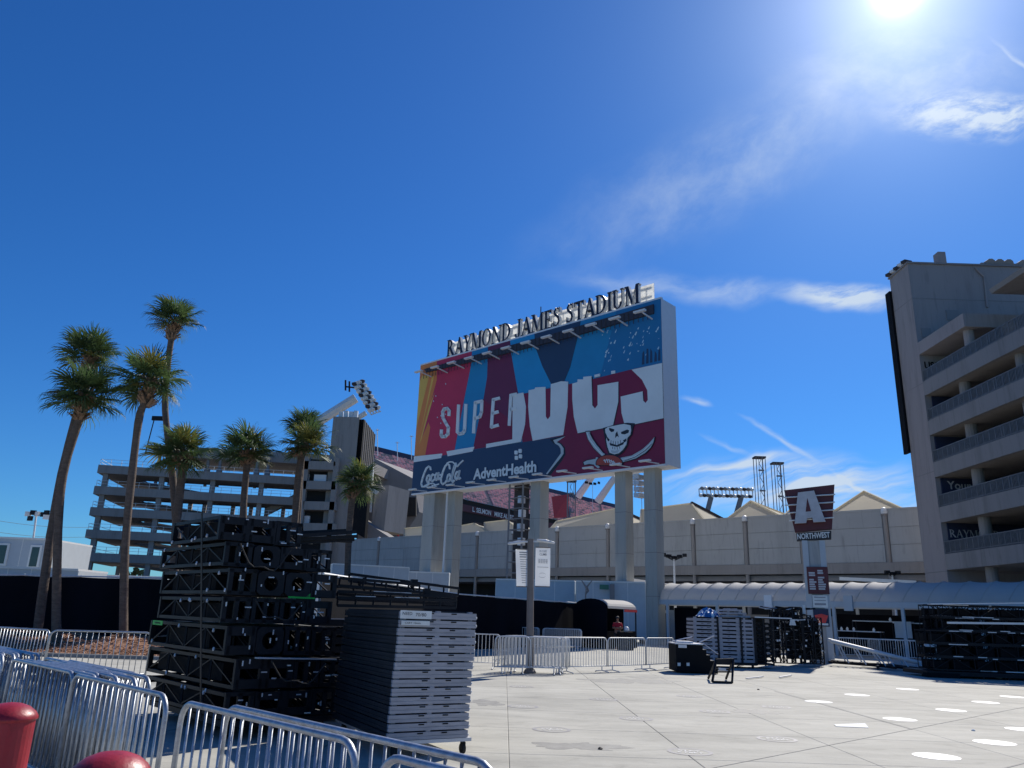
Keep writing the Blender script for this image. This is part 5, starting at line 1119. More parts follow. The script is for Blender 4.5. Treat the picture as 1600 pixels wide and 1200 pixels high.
# wheels / dolly under the stack
DO = thing('stack_dolly', 'low black dolly carrying the tall left truss stack', 'dolly', V(at(352, 1126, CY).x, CY, 0)); b0 = V(at(352, 1126, CY).x, CY, 0); zb_ = at(352, 1126, CY).z
m = MB(); m.prism([b0+V(0, 0, zb_-.09), b0+RD*1.66+V(0, 0, zb_-.09), b0+RD*1.66+LD*2.9+V(0, 0, zb_-.09), b0+LD*2.9+V(0, 0, zb_-.09)], (0, 0, .075)); m.build('deck', 'black_steel', DO)
for i in (0.12, 1.5):
    for j in (.25, 2.6): c = b0+RD*i+LD*j; m = MB(); m.tube([c+V(0, 0, .09)-RD*.02, c+V(0, 0, .09)+RD*.03], .09, 14); m.bar(c+V(0, 0, .1), c+V(0, 0, zb_-.08), .05); m.build('caster', 'rubber', DO)
for i, (u0, v0, u1, v1, dp) in enumerate(((372, 850, 452, 858, .35), (395, 936, 470, 940, .28), (420, 1032, 505, 1036, .30))):
    a, b = at(u0, v0, 10.75+.9*(u0-352)/178), at(u1, v1, 10.75+.9*(u1-352)/178); a, b = a-LD*.08, b-LD*.08
    m = MB(); m.tube([a.lerp(b, k/10)-V(0, 0, dp*math.sin(math.pi*k/10)*(1+.2*math.sin(k))) for k in range(11)], .012, 6); tag(m.build('cable', 'rubber', org=a), '%s black cable looping down the right face of the truss stack' % ('upper', 'middle', 'lower')[i], 'cable')
# strap hanging down the left face, two green tapes, bundle on top
m = MB(); pa = at(319, 806, 11.25); pts = [at(322-i*.2, 800+i*46, 11.1-.02*i) for i in range(8)]
pts = [V(ct_.x, ct_.y, ct_.z)-RD*.06 for ct_ in pts]
for a, b in zip(pts, pts[1:]): m.bar(a, b, .05, .008, up=RD)
tag(m.build('ratchet_strap', 'black_steel', org=pts[-1]), 'black ratchet strap hanging down the left face of the truss stack', 'strap')
def tape(u, v, Y, along, w, h, label, txt=None):
    c = at(u, v, Y); nr = V(along.y, -along.x, 0); nr = nr if nr.y < 0 else -nr; c = c+nr*.05; r = thing('tape_label', label, 'tape', c); m = MB(); a, b = c-along*w/2-V(0, 0, h/2), c+along*w/2-V(0, 0, h/2)
    m.prism([a, b, b+V(0, 0, h), a+V(0, 0, h)], nr*.006); m.build('tape', 'green_tape', r)
    m = MB(); rn = random.Random(int(u))
    for i in range(9): x = -w*.25+w*.55*i/9; p = c+along*x+nr*.008; m.prism([p+V(0, 0, -h*.2), p+along*(w*.035)+V(0, 0, -h*.2), p+along*(w*.035)+V(0, 0, h*.2*rn.uniform(.3, 1)), p+V(0, 0, h*.2*rn.uniform(.3, 1))], nr*.001)
    m.build('lettering', 'ink', r)
tape(469, 931, 11.55, RD, .42, .075, 'bright green tape with faint print on the right face of the truss stack')
tape(252, 973, 12.3, -LD, .42, .065, 'bright green tape on the left face of the truss stack')
bun = [(458, 838, 556, 831), (462, 843, 558, 838), (468, 848, 553, 843), (455, 833, 540, 829), (440, 840, 550, 846)]
for i, (u0, v0, u1, v1) in enumerate(bun):
    a, b = at(u0, v0, 11.6+.09*i), at(u1, v1, 12.1+.09*i); m = MB(); m.bar(a, b, .05, .05); tag(m.build('steel_bar', 'black_steel', org=a), ['lowest', 'second', 'middle', 'fourth', 'highest'][i]+' black bar sticking out of the top of the truss stack', 'bar', 'black bars on top of the truss stack')
for i, (u0, v0, u1, v1, Y) in enumerate(((345, 842, 487, 849, 10.95), (400, 1028, 524, 1030, 10.95))):
    a, b = at(u0, v0, Y), at(u1, v1, Y+1.0*(u1-u0)/140); m = MB(); m.bar(a, b, .07, .02); tag(m.build('aluminium_strip', 'aluminium', org=a), ['bright aluminium strip under the top layer of the truss stack', 'bright aluminium strip above the sixth layer of the truss stack'][i], 'strip')
# ================================================================== GREY DECK STACK (centre foreground)
DC = V(at(611, 1160, 9.92).x, 9.92, 0); DR = V(.876, .482, 0); DL = V(-.482, .876, 0); DW, DLn = 1.06, 2.2; ND = 15
zt_ = at(627, 953, 9.92).z; DZ0 = .20; pitch = (zt_-DZ0)/ND
def deck(c, dr, dl, w, l, z, ph, r, mt='deck_edge', dark='deck_edge_dark'):
    e = .045
    m = MB(); A = c+V(0, 0, z); hgt = ph*.82
    # rim of the deck: upper and lower flange with a shallow groove between
    for o_, z0, z1 in ((0, 0, hgt*.42), (.007, hgt*.42, hgt*.52), (0, hgt*.52, hgt)):
        m.prism([A+dr*o_+dl*o_+V(0, 0, z0), A+dr*(w-o_)+dl*o_+V(0, 0, z0), A+dr*(w-o_)+dl*.04+V(0, 0, z0), A+dr*o_+dl*.04+V(0, 0, z0)], (0, 0, z1-z0))
    m.build('rim', mt, r)
    m = MB(); B = A+dl*.04
    for o_, z0, z1 in ((0, 0, hgt*.42), (.007, hgt*.42, hgt*.52), (0, hgt*.52, hgt)):
        m.prism([B+dr*o_+V(0, 0, z0), B+dr*(w-o_)+V(0, 0, z0), B+dr*(w-o_)+dl*(l-.04)+V(0, 0, z0), B+dr*o_+dl*(l-.04)+V(0, 0, z0)], (0, 0, z1-z0))
    m.prism([A+dr*.03+dl*.09+V(0, 0, hgt), A+dr*(w-.03)+dl*.09+V(0, 0, hgt), A+dr*(w-.03)+dl*(l-.05)+V(0, 0, hgt), A+dr*.03+dl*(l-.05)+V(0, 0, hgt)], (0, 0, ph*.165))  # black inset added to keep sunlight out of the gap
    m.build('side_board', dark, r)
    m = MB()
    for x in (.36, .66): a = A+dr*(w*x)-dl*.001+V(0, 0, hgt*.74); m.prism([a, a+dr*.075, a+dr*.075+V(0, 0, .014), a+V(0, 0, .014)], dl*-.003)
    m.build('handle_slot', 'black_matte', r, kind='stuff')
    m = MB(); a = A+dr*(w*.5-.035)+dl*.006+V(0, 0, hgt); m.prism([a, a+dr*.06, a+dr*.06+V(0, 0, ph*.175), a+V(0, 0, ph*.175)], dl*.05)
    for x, y in ((.04, .04), (w-.1, .04), (.04, l-.1), (w-.1, l-.1)): a = A+dr*x+dl*y+V(0, 0, hgt); m.prism([a, a+dr*.06, a+dr*.06+dl*.06, a+dl*.06], (0, 0, ph*.175))
    m.build('spacer', mt, r, kind='stuff')
    m = MB(); a = A+dr*w+V(0, 0, hgt*.35); m.tube([a+dl*.02, a+dl*.02+dr*.014], .016, 8); m.build('lock_pin', 'white_paint', r)
ordn = ['lowest', 'second', 'third', 'fourth', 'fifth', 'sixth', 'seventh', 'eighth', 'ninth', 'tenth', 'eleventh', 'twelfth', 'thirteenth', 'fourteenth', 'topmost']
random.seed(5)
for i in range(ND):
    jx, jy = (ND-1-i)*-.004+random.uniform(-.006, .006), random.uniform(-.006, .006)
    c = DC+DR*jx+DL*jy; r = thing('stage_deck', ('%s stage deck of the grey stack in the centre foreground' % ordn[i]) if i in (0, ND-1) else ('%s stage deck from the bottom of the grey centre stack' % ordn[i]), 'stage deck', V(c.x, c.y, DZ0+pitch*i), 'grey stage decks in the centre stack')
    deck(c, DR, DL, DW+random.uniform(-.004, .004), DLn, DZ0+pitch*i, pitch, r)
def paper(s_, z, w, h, label, rows_):
    c = DC+DR*s_-DL*.012+V(0, 0, z); r = thing('paper_label', label, 'label', c); m = MB(); m.prism([c, c+DR*w, c+DR*w+V(0, 0, h), c+V(0, 0, h)], -DL*.003); m.build('sheet', 'label_white', r); m = MB()
    for t, x, y, ww, hh in rows_: put_text(m, t, c+DR*(w*x)+V(0, 0, h*y)-DL*.005, DR, (0, 0, 1), w*ww, h*hh)
    m.build('handwriting', 'ink', r)
paper(.0, zt_-pitch*1.02, .42, pitch*.98, 'white paper label with handwriting on the topmost grey stage deck', [('NEED', .07, .45, .30, .36), ('70/80', .48, .32, .34, .40)])
paper(.02, zt_-pitch*1.78, .38, pitch*.52, 'smaller white paper label on the second grey stage deck from the top', [('CART 10mm', .12, .3, .55, .4)])
CT = thing('deck_cart', 'wheeled cart under the grey deck stack with black caster', 'cart', DC); m = MB(); m.prism([DC+V(0, 0, .155), DC+DR*DW+V(0, 0, .155), DC+DR*DW+DL*DLn+V(0, 0, .155), DC+DL*DLn+V(0, 0, .155)], (0, 0, .04)); m.build('frame', 'aluminium', CT)
for x in (.08, DW-.07):
    for y in (.1, DLn-.15):
        c = DC+DR*x+DL*y; m = MB(); m.tube([c+V(0, 0, .062)-DR*.02, c+V(0, 0, .062)+DR*.02], .062, 16); m.prism([c+V(-.03, -.03, .125), c+V(.03, -.03, .125), c+V(.03, .03, .125), c+V(-.03, .03, .125)], (0, 0, .03)); m.bar(c+V(0, 0, .06)+DR*.026, c+V(0, 0, .13)+DR*.026, .012, .03); m.build('caster', 'rubber', CT)
# trusses lying on a second stack behind
SB2 = thing('deck_block', 'dark deck stack standing behind the grey one, under the loose trusses', 'stage deck', V(-2.0, 13.2, 0)); b0 = V(-3.05, 12.6, 0)
for i in range(10): m = MB(); m.prism([b0+V(0, 0, .2+.135*i), b0+DR*2.05+V(0, 0, .2+.135*i), b0+DR*2.05+DL*1.2+V(0, 0, .2+.135*i), b0+DL*1.2+V(0, 0, .2+.135*i)], (0, 0, .10)); m.build('deck_board', 'black_steel', SB2)
m = MB()
for i, j in ((.1, .1), (1.95, .1), (.1, 1.1), (1.95, 1.1)): c = b0+DR*i+DL*j; m.bar(c, c+V(0, 0, 1.6), .05)
m.build('corner_post', 'black_steel', SB2)
lab = ['front lower', 'middle lower', 'rear lower', 'front upper', 'rear upper']
for i, (u0, v0, u1, v1, Y0, Y1) in enumerate(((527, 946, 712, 950, 12.6, 13.6), (527, 936, 712, 944, 12.9, 13.9), (524, 928, 705, 940, 13.2, 14.3), (530, 915, 655, 925, 13.0, 13.6), (545, 908, 716, 930, 13.6, 14.6))):
    a, b = at(u0, v0, Y0), at(u1, v1, Y1); r = thing('ladder_truss', 'black ladder truss on the dark stack behind the grey decks, %s one' % lab[i], 'stage truss', a, 'ladder trusses behind the grey deck stack')
    d = (b-a).normalized(); m = MB(); m.bar(a+V(0, 0, .0), b, .045); m.bar(a+V(0, 0, .12), b+V(0, 0, .12), .045); m.build('chord', 'black_steel', r)
    m = MB(); n = 7
    for k in range(n+1): p = a.lerp(b, k/n); m.bar(p, p+V(0, 0, .12), .03)
    m.build('rung', 'black_steel', r)
    for k in range(3):
        m = MB(); f = random.uniform(.1, .7); p = a.lerp(b, f)+V(0, 0, .147); q_ = a.lerp(b, f+random.uniform(.12, .25))+V(0, 0, .147); m.bar(p, q_, .04, .012); m.build('highlight_edge', 'aluminium', r)  # pale strips painting the sunlit tops of the bars
for i, (u, v) in enumerate(((647, 911), (667, 925), (566, 908))):
    p = at(u, v, 13.7); m = MB(); m.box(p, (.10, .12, .12), .4); m.bar(p-V(.06, 0, .05), p-V(-.06, 0, .16), .03); tag(m.build('clamp', 'black_steel', org=p), ['black clamp standing on the rear truss behind the grey decks', 'lower black clamp on the trusses behind the grey decks', 'left black clamp on the trusses behind the grey decks'][i], 'clamp')
# ================================================================== BANNER POLE
PL = thing('banner_pole', 'brown steel light pole with two white banners in the middle of the plaza', 'light pole', V(.82, 24.75, 0)); pt = at(829, 842, 24.75)
m = MB(); m.tube([(.82, 24.75, 0), (pt.x, 24.75, pt.z)], [.115, .10], 12); m.lathe((.82, 24.75, 0), [(.19, 0), (.19, .05), (.14, .12)], 12); m.build('pole', 'pole_brown', PL)
for sx, u in ((-1, 799), (1, 862)):
    e = at(u, 849 if sx < 0 else 846, 24.6); m = MB(); m.bar((pt.x, 24.75, pt.z-.08), e, .05); arm = m.build('lamp_arm', 'galvanised_far', PL)
    m = MB(); c = V(pt.x, 24.7, pt.z-.05).lerp(e, .72); m.tube([c-V(.28*sx, 0, -.03), c, c+V(.28*sx, 0, -.05)], [.03, .055, .03], 8); m.build('lamp_head', 'galvanised_far', arm)
for (u0, v0, u1, v1, tag_) in ((808, 858, 826, 917, 'left'), (837, 855, 859, 917, 'right')):
    a, b = at(u0, v0, 24.75), at(u1, v1, 24.75); m = MB(); ny = 8; bn_ = 4
    for j in range(ny+1):
        for i in range(bn_+1):
            f, g_ = i/bn_, j/ny; x = a.x+(b.x-a.x)*f; z = a.z+(b.z-a.z)*g_; w = .05*math.sin(g_*5+(1 if tag_ == 'left' else 2.5))*(f if tag_ == 'right' else 1-f)
            if tag_ == 'left': x += (.06*g_-.05)*(1-f)
            m.v.append(V(x, 24.72+w, z))
    for j in range(ny):
        for i in range(bn_): k = j*(bn_+1)+i; m.f.append((k, k+1, k+bn_+2, k+bn_+1)); m.m.append(0)
    bo = m.build('banner', mat('banner_%s' % tag_, (.78, .80, .82), .8, var=.03, trans=.25).name, PL, smooth=True)
    m = MB(); m.bar((a.x, 24.72, a.z), (b.x, 24.72, a.z), .03); m.bar((a.x, 24.72, b.z), (b.x, 24.72, b.z), .03); m.build('bracket', 'pole_brown', bo)
    m = MB(); X0, X1 = min(a.x, b.x)+.04, max(a.x, b.x)-.04; H_ = a.z-b.z
    def ln_(z, x0, x1, th): m.add([V(x0, 24.64, z), V(x1, 24.64, z), V(x1, 24.64, z+th), V(x0, 24.64, z+th)], [(0, 1, 2, 3)])
    if tag_ == 'right':
        put_text(m, 'IN CASE', V(X0+.08, 24.64, a.z-.16), (1, 0, 0), (0, 0, 1), X1-X0-.16, .07, bold=.02); put_text(m, 'CLIMB', V(X0+.08, 24.64, a.z-.26), (1, 0, 0), (0, 0, 1), X1-X0-.16, .07, bold=.02)
        for i in range(4): put_text(m, '888', V(X0+.05+.075*i, 24.64, a.z-.50), (1, 0, 0), (0, 0, 1), .06, .14)
        ln_(a.z-.62, X0+.02, X1-.02, .014)
        cx = (X0+X1)/2-.01
        for i in range(18):
            t0, t1 = i/18*6.28, (i+1)/18*6.28; m.add([V(cx+.12*math.cos(t), 24.64, a.z-.86+.075*math.sin(t)*k) for t, k in ((t0, 1), (t1, 1), (t1, .86), (t0, .86))], [(0, 1, 2, 3)])
    else:
        for i in range(14): ln_(a.z-.12-.07*i, X0+.03+.008*i, X1-.02-random.random()*.05, .018 if i > 2 else .035)
    m.build('print', 'ink_grey', bo)
# ================================================================== GATE SIGN with the letter A
AS = thing('gate_sign', 'maroon trapezoid gate sign with big letter A over the word NORTHWEST on a grey pylon', 'sign', V(14.9, 38, 0))
ad = V(.93, -.37, 0).normalized(); an_ = V(ad.y, -ad.x, 0); an_ = an_ if an_.y < 0 else -an_; AC = V(14.15, 38, 0); zA = lambda v: at(1262, v, 38).z
def ap(x, z, o=0.0): p = AC+ad*x+an_*o; return V(p.x, p.y, z)
def ax_(u, v): r_ = ray(u, v); o = V(0, 0, CAM_H); t = (AC-o).dot(an_)/r_.dot(an_); p = o+r_*t; return (p-AC).dot(ad), p.z
def aq(u, v, o=0.0): x, z = ax_(u, v); return ap(x, z, o)
m = MB(); m.prism([aq(1225, 766), aq(1304, 757), aq(1300, 826), aq(1242, 831)], -an_*.55); m.build('cabinet', 'sign_maroon', AS)
m = MB()
for v in (777, 789, 801, 813): a, b = aq(1221+(v-770)*.28, v+1, .10), aq(1306-(v-757)*.05, v-4, .10); m.tube([a, b], .035, 6)
m.build('rod', 'steel_white', AS)
m = MB(); m.prism([aq(1247, 771, .16), aq(1272, 768, .16), aq(1290, 816, .16), aq(1271, 817, .16), aq(1269.5, 810, .16), aq(1261, 811, .16), aq(1260, 818, .16), aq(1242, 819, .16)], an_*.16); m.build('letter', 'sign_grey', AS)
m = MB(); m.prism([aq(1259, 801, .324), aq(1261.5, 779, .324), aq(1267.5, 800, .324)], an_*.004); m.build('letter_gap', 'sign_maroon', AS)
m = MB(); m.prism([aq(1244, 833), aq(1299, 829), aq(1299, 842), aq(1245, 845)], -an_*.4); m.build('name_board', 'ink', AS)
a, b = aq(1246, 843, .02), aq(1297, 840, .02); c_ = aq(1246, 834, .02); m = MB(); put_text(m, 'NORTHWEST', a, (b-a).normalized(), (0, 0, 1), (b-a).length, c_.z-a.z, bold=.025); m.build('lettering', 'label_white', AS)
xl0, xl1 = ax_(1253, 848)[0], ax_(1289, 848)[0]
for x0, x1 in ((xl0, xl0+.26), (xl1-.26, xl1)):
    m = MB(); m.prism([ap(x0, 0, -.3), ap(x1, 0, -.3), ap(x1, zA(845), -.3), ap(x0, zA(845), -.3)], an_*.3); m.build('leg', 'trailer_grey', AS)
m = MB(); m.prism([ap(xl0+.26, 0, -.25), ap(xl1-.26, 0, -.25), ap(xl1-.26, zA(845), -.25), ap(xl0+.26, zA(845), -.25)], an_*.18); m.build('infill_panel', 'wall_panel', AS)
z0, z1 = zA(928), zA(886); m = MB(); m.prism([ap(xl0+.12, z0, .0), ap(xl1+.02, z0, .0), ap(xl1+.02, z1, 0), ap(xl0+.12, z1, 0)], an_*.05); DIR = m.build('directory_board', 'sign_maroon', AS)
m = MB(); random.seed(3); x0 = xl0+.20; wd_ = xl1-xl0-.28
for i in range(9):
    for j in range(2):
        if (i, j) in ((0, 0), (2, 1), (3, 0)): continue
        z = z1-.22-.105*i; xx = x0+wd_*.52*j; w = wd_*.44*random.uniform(.6, 1); m.add([ap(xx, z, .054), ap(xx+w, z, .054), ap(xx+w, z+.075, .054), ap(xx, z+.075, .054)], [(0, 1, 2, 3)])
m.build('print', 'sign_grey', DIR)
z0, z1 = zA(949), zA(930); m = MB(); m.prism([ap(xl0+.28, z0, .0), ap(xl1-.1, z0, 0), ap(xl1-.1, z1, 0), ap(xl0+.28, z1, 0)], an_*.04); NB = m.build('notice', 'label_white', AS)
m = MB()
for i, (f, h) in enumerate(((.8, .08), (.55, .06), (.2, .16))): m.add([ap(xl0+.36, z0+(z1-z0)*f, .044), ap(xl1-.18, z0+(z1-z0)*f, .044), ap(xl1-.18, z0+(z1-z0)*(f+h), .044), ap(xl0+.36, z0+(z1-z0)*(f+h), .044)], [(0, 1, 2, 3)])
m.build('print', 'ink_grey', NB)
z0, z1 = zA(978), zA(951); m = MB(); m.prism([ap(xl0+.28, z0, 0), ap(xl1-.1, z0, 0), ap(xl1-.1, z1, 0), ap(xl0+.28, z1, 0)], an_*.04); PB = m.build('picture_board', 'navy', AS)
xm, w2 = (xl0+xl1)/2+.09, .30; m = MB(); m.prism([ap(xm-w2, z0+.62*(z1-z0), .042), ap(xm-w2*.55, z0+.2*(z1-z0), .042), ap(xm+w2*.55, z0+.2*(z1-z0), .042), ap(xm+w2, z0+.62*(z1-z0), .042), ap(xm, z0+.72*(z1-z0), .042)], an_*.003); m.build('shield', 'seat_bright', PB)
m = MB(); m.add([ap(xl0+.33, z0+.05, .045), ap(xl1-.15, z0+.05, .045), ap(xl1-.15, z0+.14, .045), ap(xl0+.33, z0+.14, .045)], [(0, 1, 2, 3)]); m.build('print', 'label_white', PB)
# ================================================================== RIGHT HAND EQUIPMENT
random.seed(21)
# black stair unit
ST2 = thing('stage_stairs', 'black stage stairs with thin bright treads left of the grey deck stack on the right', 'stairs', V(6.6, 27.2, 0))
xs0, xs1 = at(1056, 1010, 27).x, at(1098, 1010, 27).x; zt_ = at(1075, 1007, 27).z
m = MB(); m.bb((xs0, 27, .05), (xs1, 28.2, zt_)); m.build('platform_box', 'black_matte', ST2)
m = MB(); m.bb((xs0-.02, 26.98, zt_), (xs1+.02, 28.22, zt_+.035)); m.build('top_tread', 'aluminium', ST2)
sx = (at(1121, 1030, 27).x-xs1)/4
for k in range(4):
    z = zt_-(k+1)*zt_/5.4; m = MB(); m.bb((xs1+sx*k, 27.0, .02), (xs1+sx*(k+1), 28.2, z)); m.build('step', 'black_matte', ST2); m = MB(); m.bb((xs1+sx*k, 26.985, z), (xs1+sx*(k+1)+.01, 28.2, z+.025)); m.build('tread', 'deck_edge_dark', ST2)
for u in (1061, 1075): c = at(u, 1038, 26.99); m = MB(); m.box((c.x, 26.985, c.z), (.10, .012, .10)); m.build('reflector', 'label_white', ST2)
a, b = at(1060, 1011, 26.98), at(1073, 1006.5, 26.98); m = MB(); m.bb((a.x, 26.985, a.z-.02), (b.x, 26.995, b.z-.02)); m.build('label_plate', 'aluminium', ST2)
m = MB(); a, b, c = at(1092, 1004, 27.1), at(1116, 993, 27.1), at(1128, 1004, 27.3); m.tube([a, b], .022, 6); m.tube([at(1098, 1005, 27.2), at(1122, 1022, 27.2)], .018, 6); m.build('handrail', 'aluminium', ST2)
m = MB(); m.tube([at(1054, 1001, 27.3), at(1082, 994.5, 27.3)], .02, 6); m.bb((at(1056, 1000, 27.4).x, 27.3, zt_+.04), (at(1082, 1000, 27.4).x, 28, zt_+.09)); m.build('loose_rail', 'aluminium', ST2)
# stack of decks
DS = V(at(1083, 963, 31).x, 31, 0); zt_ = at(1100, 964, 31).z; zb_ = at(1120, 1034, 31).z; nd = 11; ph = (zt_-zb_)/nd; wD = at(1178, 964, 31).x-DS.x
for i in range(nd):
    c = DS+V(random.uniform(-.012, .012), random.uniform(-.01, .01), 0); z = zb_+ph*i
    r = thing('stage_deck', '%s stage deck of the grey strapped stack on the right' % (ordn[i] if i not in (0, nd-1) else ('lowest' if i == 0 else 'topmost'))+('' if i in (0, nd-1) else ', counted from the bottom'), 'stage deck', V(c.x, c.y, z), 'grey stage decks in the right stack')
    m = MB(); m.bb((c.x, c.y, z), (c.x+wD, c.y+1.2, z+ph*.66)); m.build('rim', 'deck_edge_far', r)
    m = MB(); m.bb((c.x+.03, c.y+.07, z+ph*.66), (c.x+wD-.03, c.y+1.15, z+ph*.99)); m.build('underside', 'black_matte', r)  # dark core added so light from behind does not show in the gaps
    m = MB()
    for f0, f1 in ((0, .05), (.30, .34), (.41, .47), (.70, .755), (.82, .85), (.96, 1)): m.bb((c.x+wD*f0, c.y+.01, z+ph*.66), (c.x+wD*f1, c.y+.06, z+ph*.995))
    m.build('spacer', 'deck_edge_far', r, kind='stuff')
    m = MB()
    for f0, f1 in ((.12, .16), (.22, .27), (.55, .59), (.78, .80)): m.bb((c.x+wD*f0, c.y-.003, z+ph*.36), (c.x+wD*f1, c.y+.004, z+ph*.46))
    m.build('handle_slot', 'black_matte', r, kind='stuff')
m = MB(); m.bb((DS.x, 30.98, zb_-.1), (DS.x+wD, 32.2, zb_-.01)); DCT = thing('deck_cart', 'low cart under the strapped grey deck stack on the right', 'cart', DS); m.build('frame', 'black_steel', DCT)
for x in (.12, wD-.12): m = MB(); m.tube([(DS.x+x-.03, 31.1, .07), (DS.x+x+.03, 31.1, .07)], .07, 12); m.build('caster', 'rubber', DCT)
for i, u in enumerate((1122.5, 1158.5, 1179.5)):
    c = at(u, 1000, 30.97); m = MB(); m.bb((c.x-.035, 30.955, zb_-.05), (c.x+.035, 30.975, zt_+.03)); m.bb((c.x-.035, 30.955, zt_+.02), (c.x+.035, 32.2, zt_+.035)); tag(m.build('ratchet_strap', 'black_steel', org=V(c.x, 30.96, zb_)), 'black strap round the grey deck stack on the right, %s of three' % ('left', 'middle', 'right')[i], 'strap')
for i in range(3):
    a, b = at(1127+i, 966-4*i, 31.3), at(1172-6*i, 966-4*i, 31.3); r = thing('short_deck', '%s short grey board lying on the strapped deck stack' % ('lower', 'middle', 'upper')[i], 'board', V(a.x, 31.3, zt_+.03)); m = MB(); m.bb((a.x, 31.25, zt_+.03+.11*i), (b.x, 32, zt_+.10+.11*i)); m.build('board', 'deck_edge_far', r); m = MB(); m.bb((a.x+.2, 31.27, zt_+.10+.11*i), (a.x+.3, 31.9, zt_+.139+.11*i)); m.bb((b.x-.3, 31.27, zt_+.10+.11*i), (b.x-.2, 31.9, zt_+.139+.11*i)); m.build('spacer', 'deck_edge_far', r)
# crumpled tarp
m = MB(); p = at(1111, 961, 31.2); nu, nv = 15, 9
for j in range(nv+1):
    for i in range(nu+1):
        f, g_ = i/nu-.5, j/nv-.5; hh = max(0, 1-(f*f*3.6+g_*g_*3.4)); m.v.append(V(p.x+f*.95+random.uniform(-.03, .03), 31.25+g_*.8+.4, zt_+.02+hh*.34*random.uniform(.5, 1.15)-(.16 if abs(g_+.5) < .02 and abs(f) < .2 else 0)))
for j in range(nv):
    for i in range(nu): k = j*(nu+1)+i; m.f.append((k, k+1, k+nu+2, k+nu+1)); m.m.append(0 if (math.sin(i*.9+j*1.7)+random.uniform(-.5, .5)) < .35 else 1)
tag(m.build('tarp', ['tarp_blue', 'tarp_white'], org=V(p.x, 31.3, zt_)), 'crumpled blue and white tarp on the left end of the strapped deck stack', 'tarp')
# cart of coiled cables
CC_ = thing('cable_cart', 'tall black cart packed with rows of coiled cable beside the strapped decks', 'cart', V(at(1194, 1030, 31.5).x, 31.5, 0)); x0, x1 = at(1181, 1000, 31.4).x, at(1207, 1000, 31.4).x; zc1 = at(1190, 967, 31.4).z
m = MB()
for x in (x0, (x0+x1)/2, x1): m.bar((x, 31.4, .1), (x, 31.4, zc1), .05)
for x in (x0, x1): m.bar((x, 32.3, .1), (x, 32.3, zc1), .05)
m.bb((x0, 31.4, zc1), (x1+.6, 32.3, zc1+.05)); m.bb((x0, 31.4, .12), (x1, 32.3, .18)); m.bb((x0, 32.25, .1), (x1, 32.3, zc1)); m.build('frame', 'black_steel', CC_)
for i in range(7):
    for j in range(2):
        c = V(x0+(x1-x0)*(.26+.5*j), 31.55, .35+i*(zc1-.4)/7); m = MB(); pts = [(c.x+.115*math.cos(t)*1.1, 31.5+.05*math.sin(3*t), c.z+.085*math.sin(t)) for t in [k*2*math.pi/10 for k in range(11)]]; m.tube(pts, .04, 6, cap=False); m.build('cable_coil', 'rubber', CC_)
m = MB(); m.bar((x0, 31.38, zc1+.06), (x1+.8, 31.38, zc1+.05), .04); m.build('bright_bar', 'aluminium', CC_)
# tall black rack of upright truss
UR = V(at(1210, 1040, 34).x, 34, 0); zt_ = at(1240, 952, 34).z; x1_ = at(1290, 1040, 34).x; nU = 5; w = (x1_-UR.x)/nU
for i in range(nU):
    c = UR+V(w*(i+.5), random.uniform(-.1, .25), 0); ht = zt_*(1.0, .98, 1.04, .9, .86)[i]
    r = thing('truss_section', 'black truss standing upright beside the gate sign, %s from the left' % ordn[i].replace('lowest', 'first'), 'stage truss', c, 'upright black trusses beside the gate sign'); m = MB(); truss(m, c+V(0, 0, .1), c+V(0, 0, ht), w*.82, .42, 6, .024, .014, up=(0, 1, 0)); m.build('frame', 'black_steel', r)
    m = MB()
    for k in range(5): z = .3+k*(ht-.4)/5+.15; m.box((c.x+random.uniform(-.05, .05), c.y+.05, z), (w*random.uniform(.5, .74), .25, random.uniform(.26, .42)))
    m.build('filler_housing', 'black_matte', r, kind='stuff')  # black boxes added so no bright background shows through the upright trusses
    for k in range(3): z = random.uniform(.3, ht-.1); m = MB(); m.box((c.x+random.uniform(-.16, .16), c.y-.23, z), (.07, .03, random.uniform(.04, .1))); m.build('glint_fitting', 'aluminium', r)  # bright chips painting small highlights on the uprights
a, b = at(1206, 962, 34), at(1262, 958, 34); m = MB()
for k in range(4): m.tube([at(1176+12*k, 950-2*(k % 2), 34.2), at(1215+10*k, 953-3*((k+1) % 2), 34.6), at(1250+8*k, 951, 34.4)], .035, 6)
tag(m.build('pipe_bundle', 'black_steel', org=a), 'tangle of black pipes lying on top of the upright trusses left of the gate sign', 'pipes')
m = MB(); m.tube([at(1186, 949, 34), at(1206, 952, 34)], .022, 6); m.tube([at(1192, 947, 34.1), at(1214, 951, 34.1)], .02, 6); m.tube([at(1228, 953, 34), at(1241, 950, 34)], .02, 6); tag(m.build('bright_pipes', 'aluminium', org=at(1200, 950, 34)), 'thin bright pipes lying among the black ones left of the gate sign', 'pipes')
for i, (u, v, uu, vv) in enumerate(((1208, 968, 1256, 967), (1234, 969, 1258, 968))):
    a, b = at(u, v, 33.6), at(uu, vv, 33.6); m = MB(); m.bar(a, b, .05); tag(m.build('steel_bar', 'aluminium' if i else 'black_steel', org=a), ['black bar across the upright trusses', 'bright bar across the right upright trusses'][i], 'bar')
p = at(1238, 977, 33.5); m = MB(); m.prism([p+V(-.12, 0, 0), p+V(.16, 0, 0), p+V(.1, 0, .24), p+V(-.06, 0, .24)], (0, .02, 0)); tag(m.build('paper_tag', 'label_white', org=p), 'white paper tag hanging on the upright trusses left of the gate sign', 'tag')
a = at(1256, 946, 34.3); m = MB(); m.bb((a.x-.06, 34.3, a.z-.35), (a.x+.06, 34.36, a.z+.02)); tag(m.build('paper_strip', 'label_white', org=a), 'narrow white upright strip beside the canopy edge left of the gate sign', 'tag')
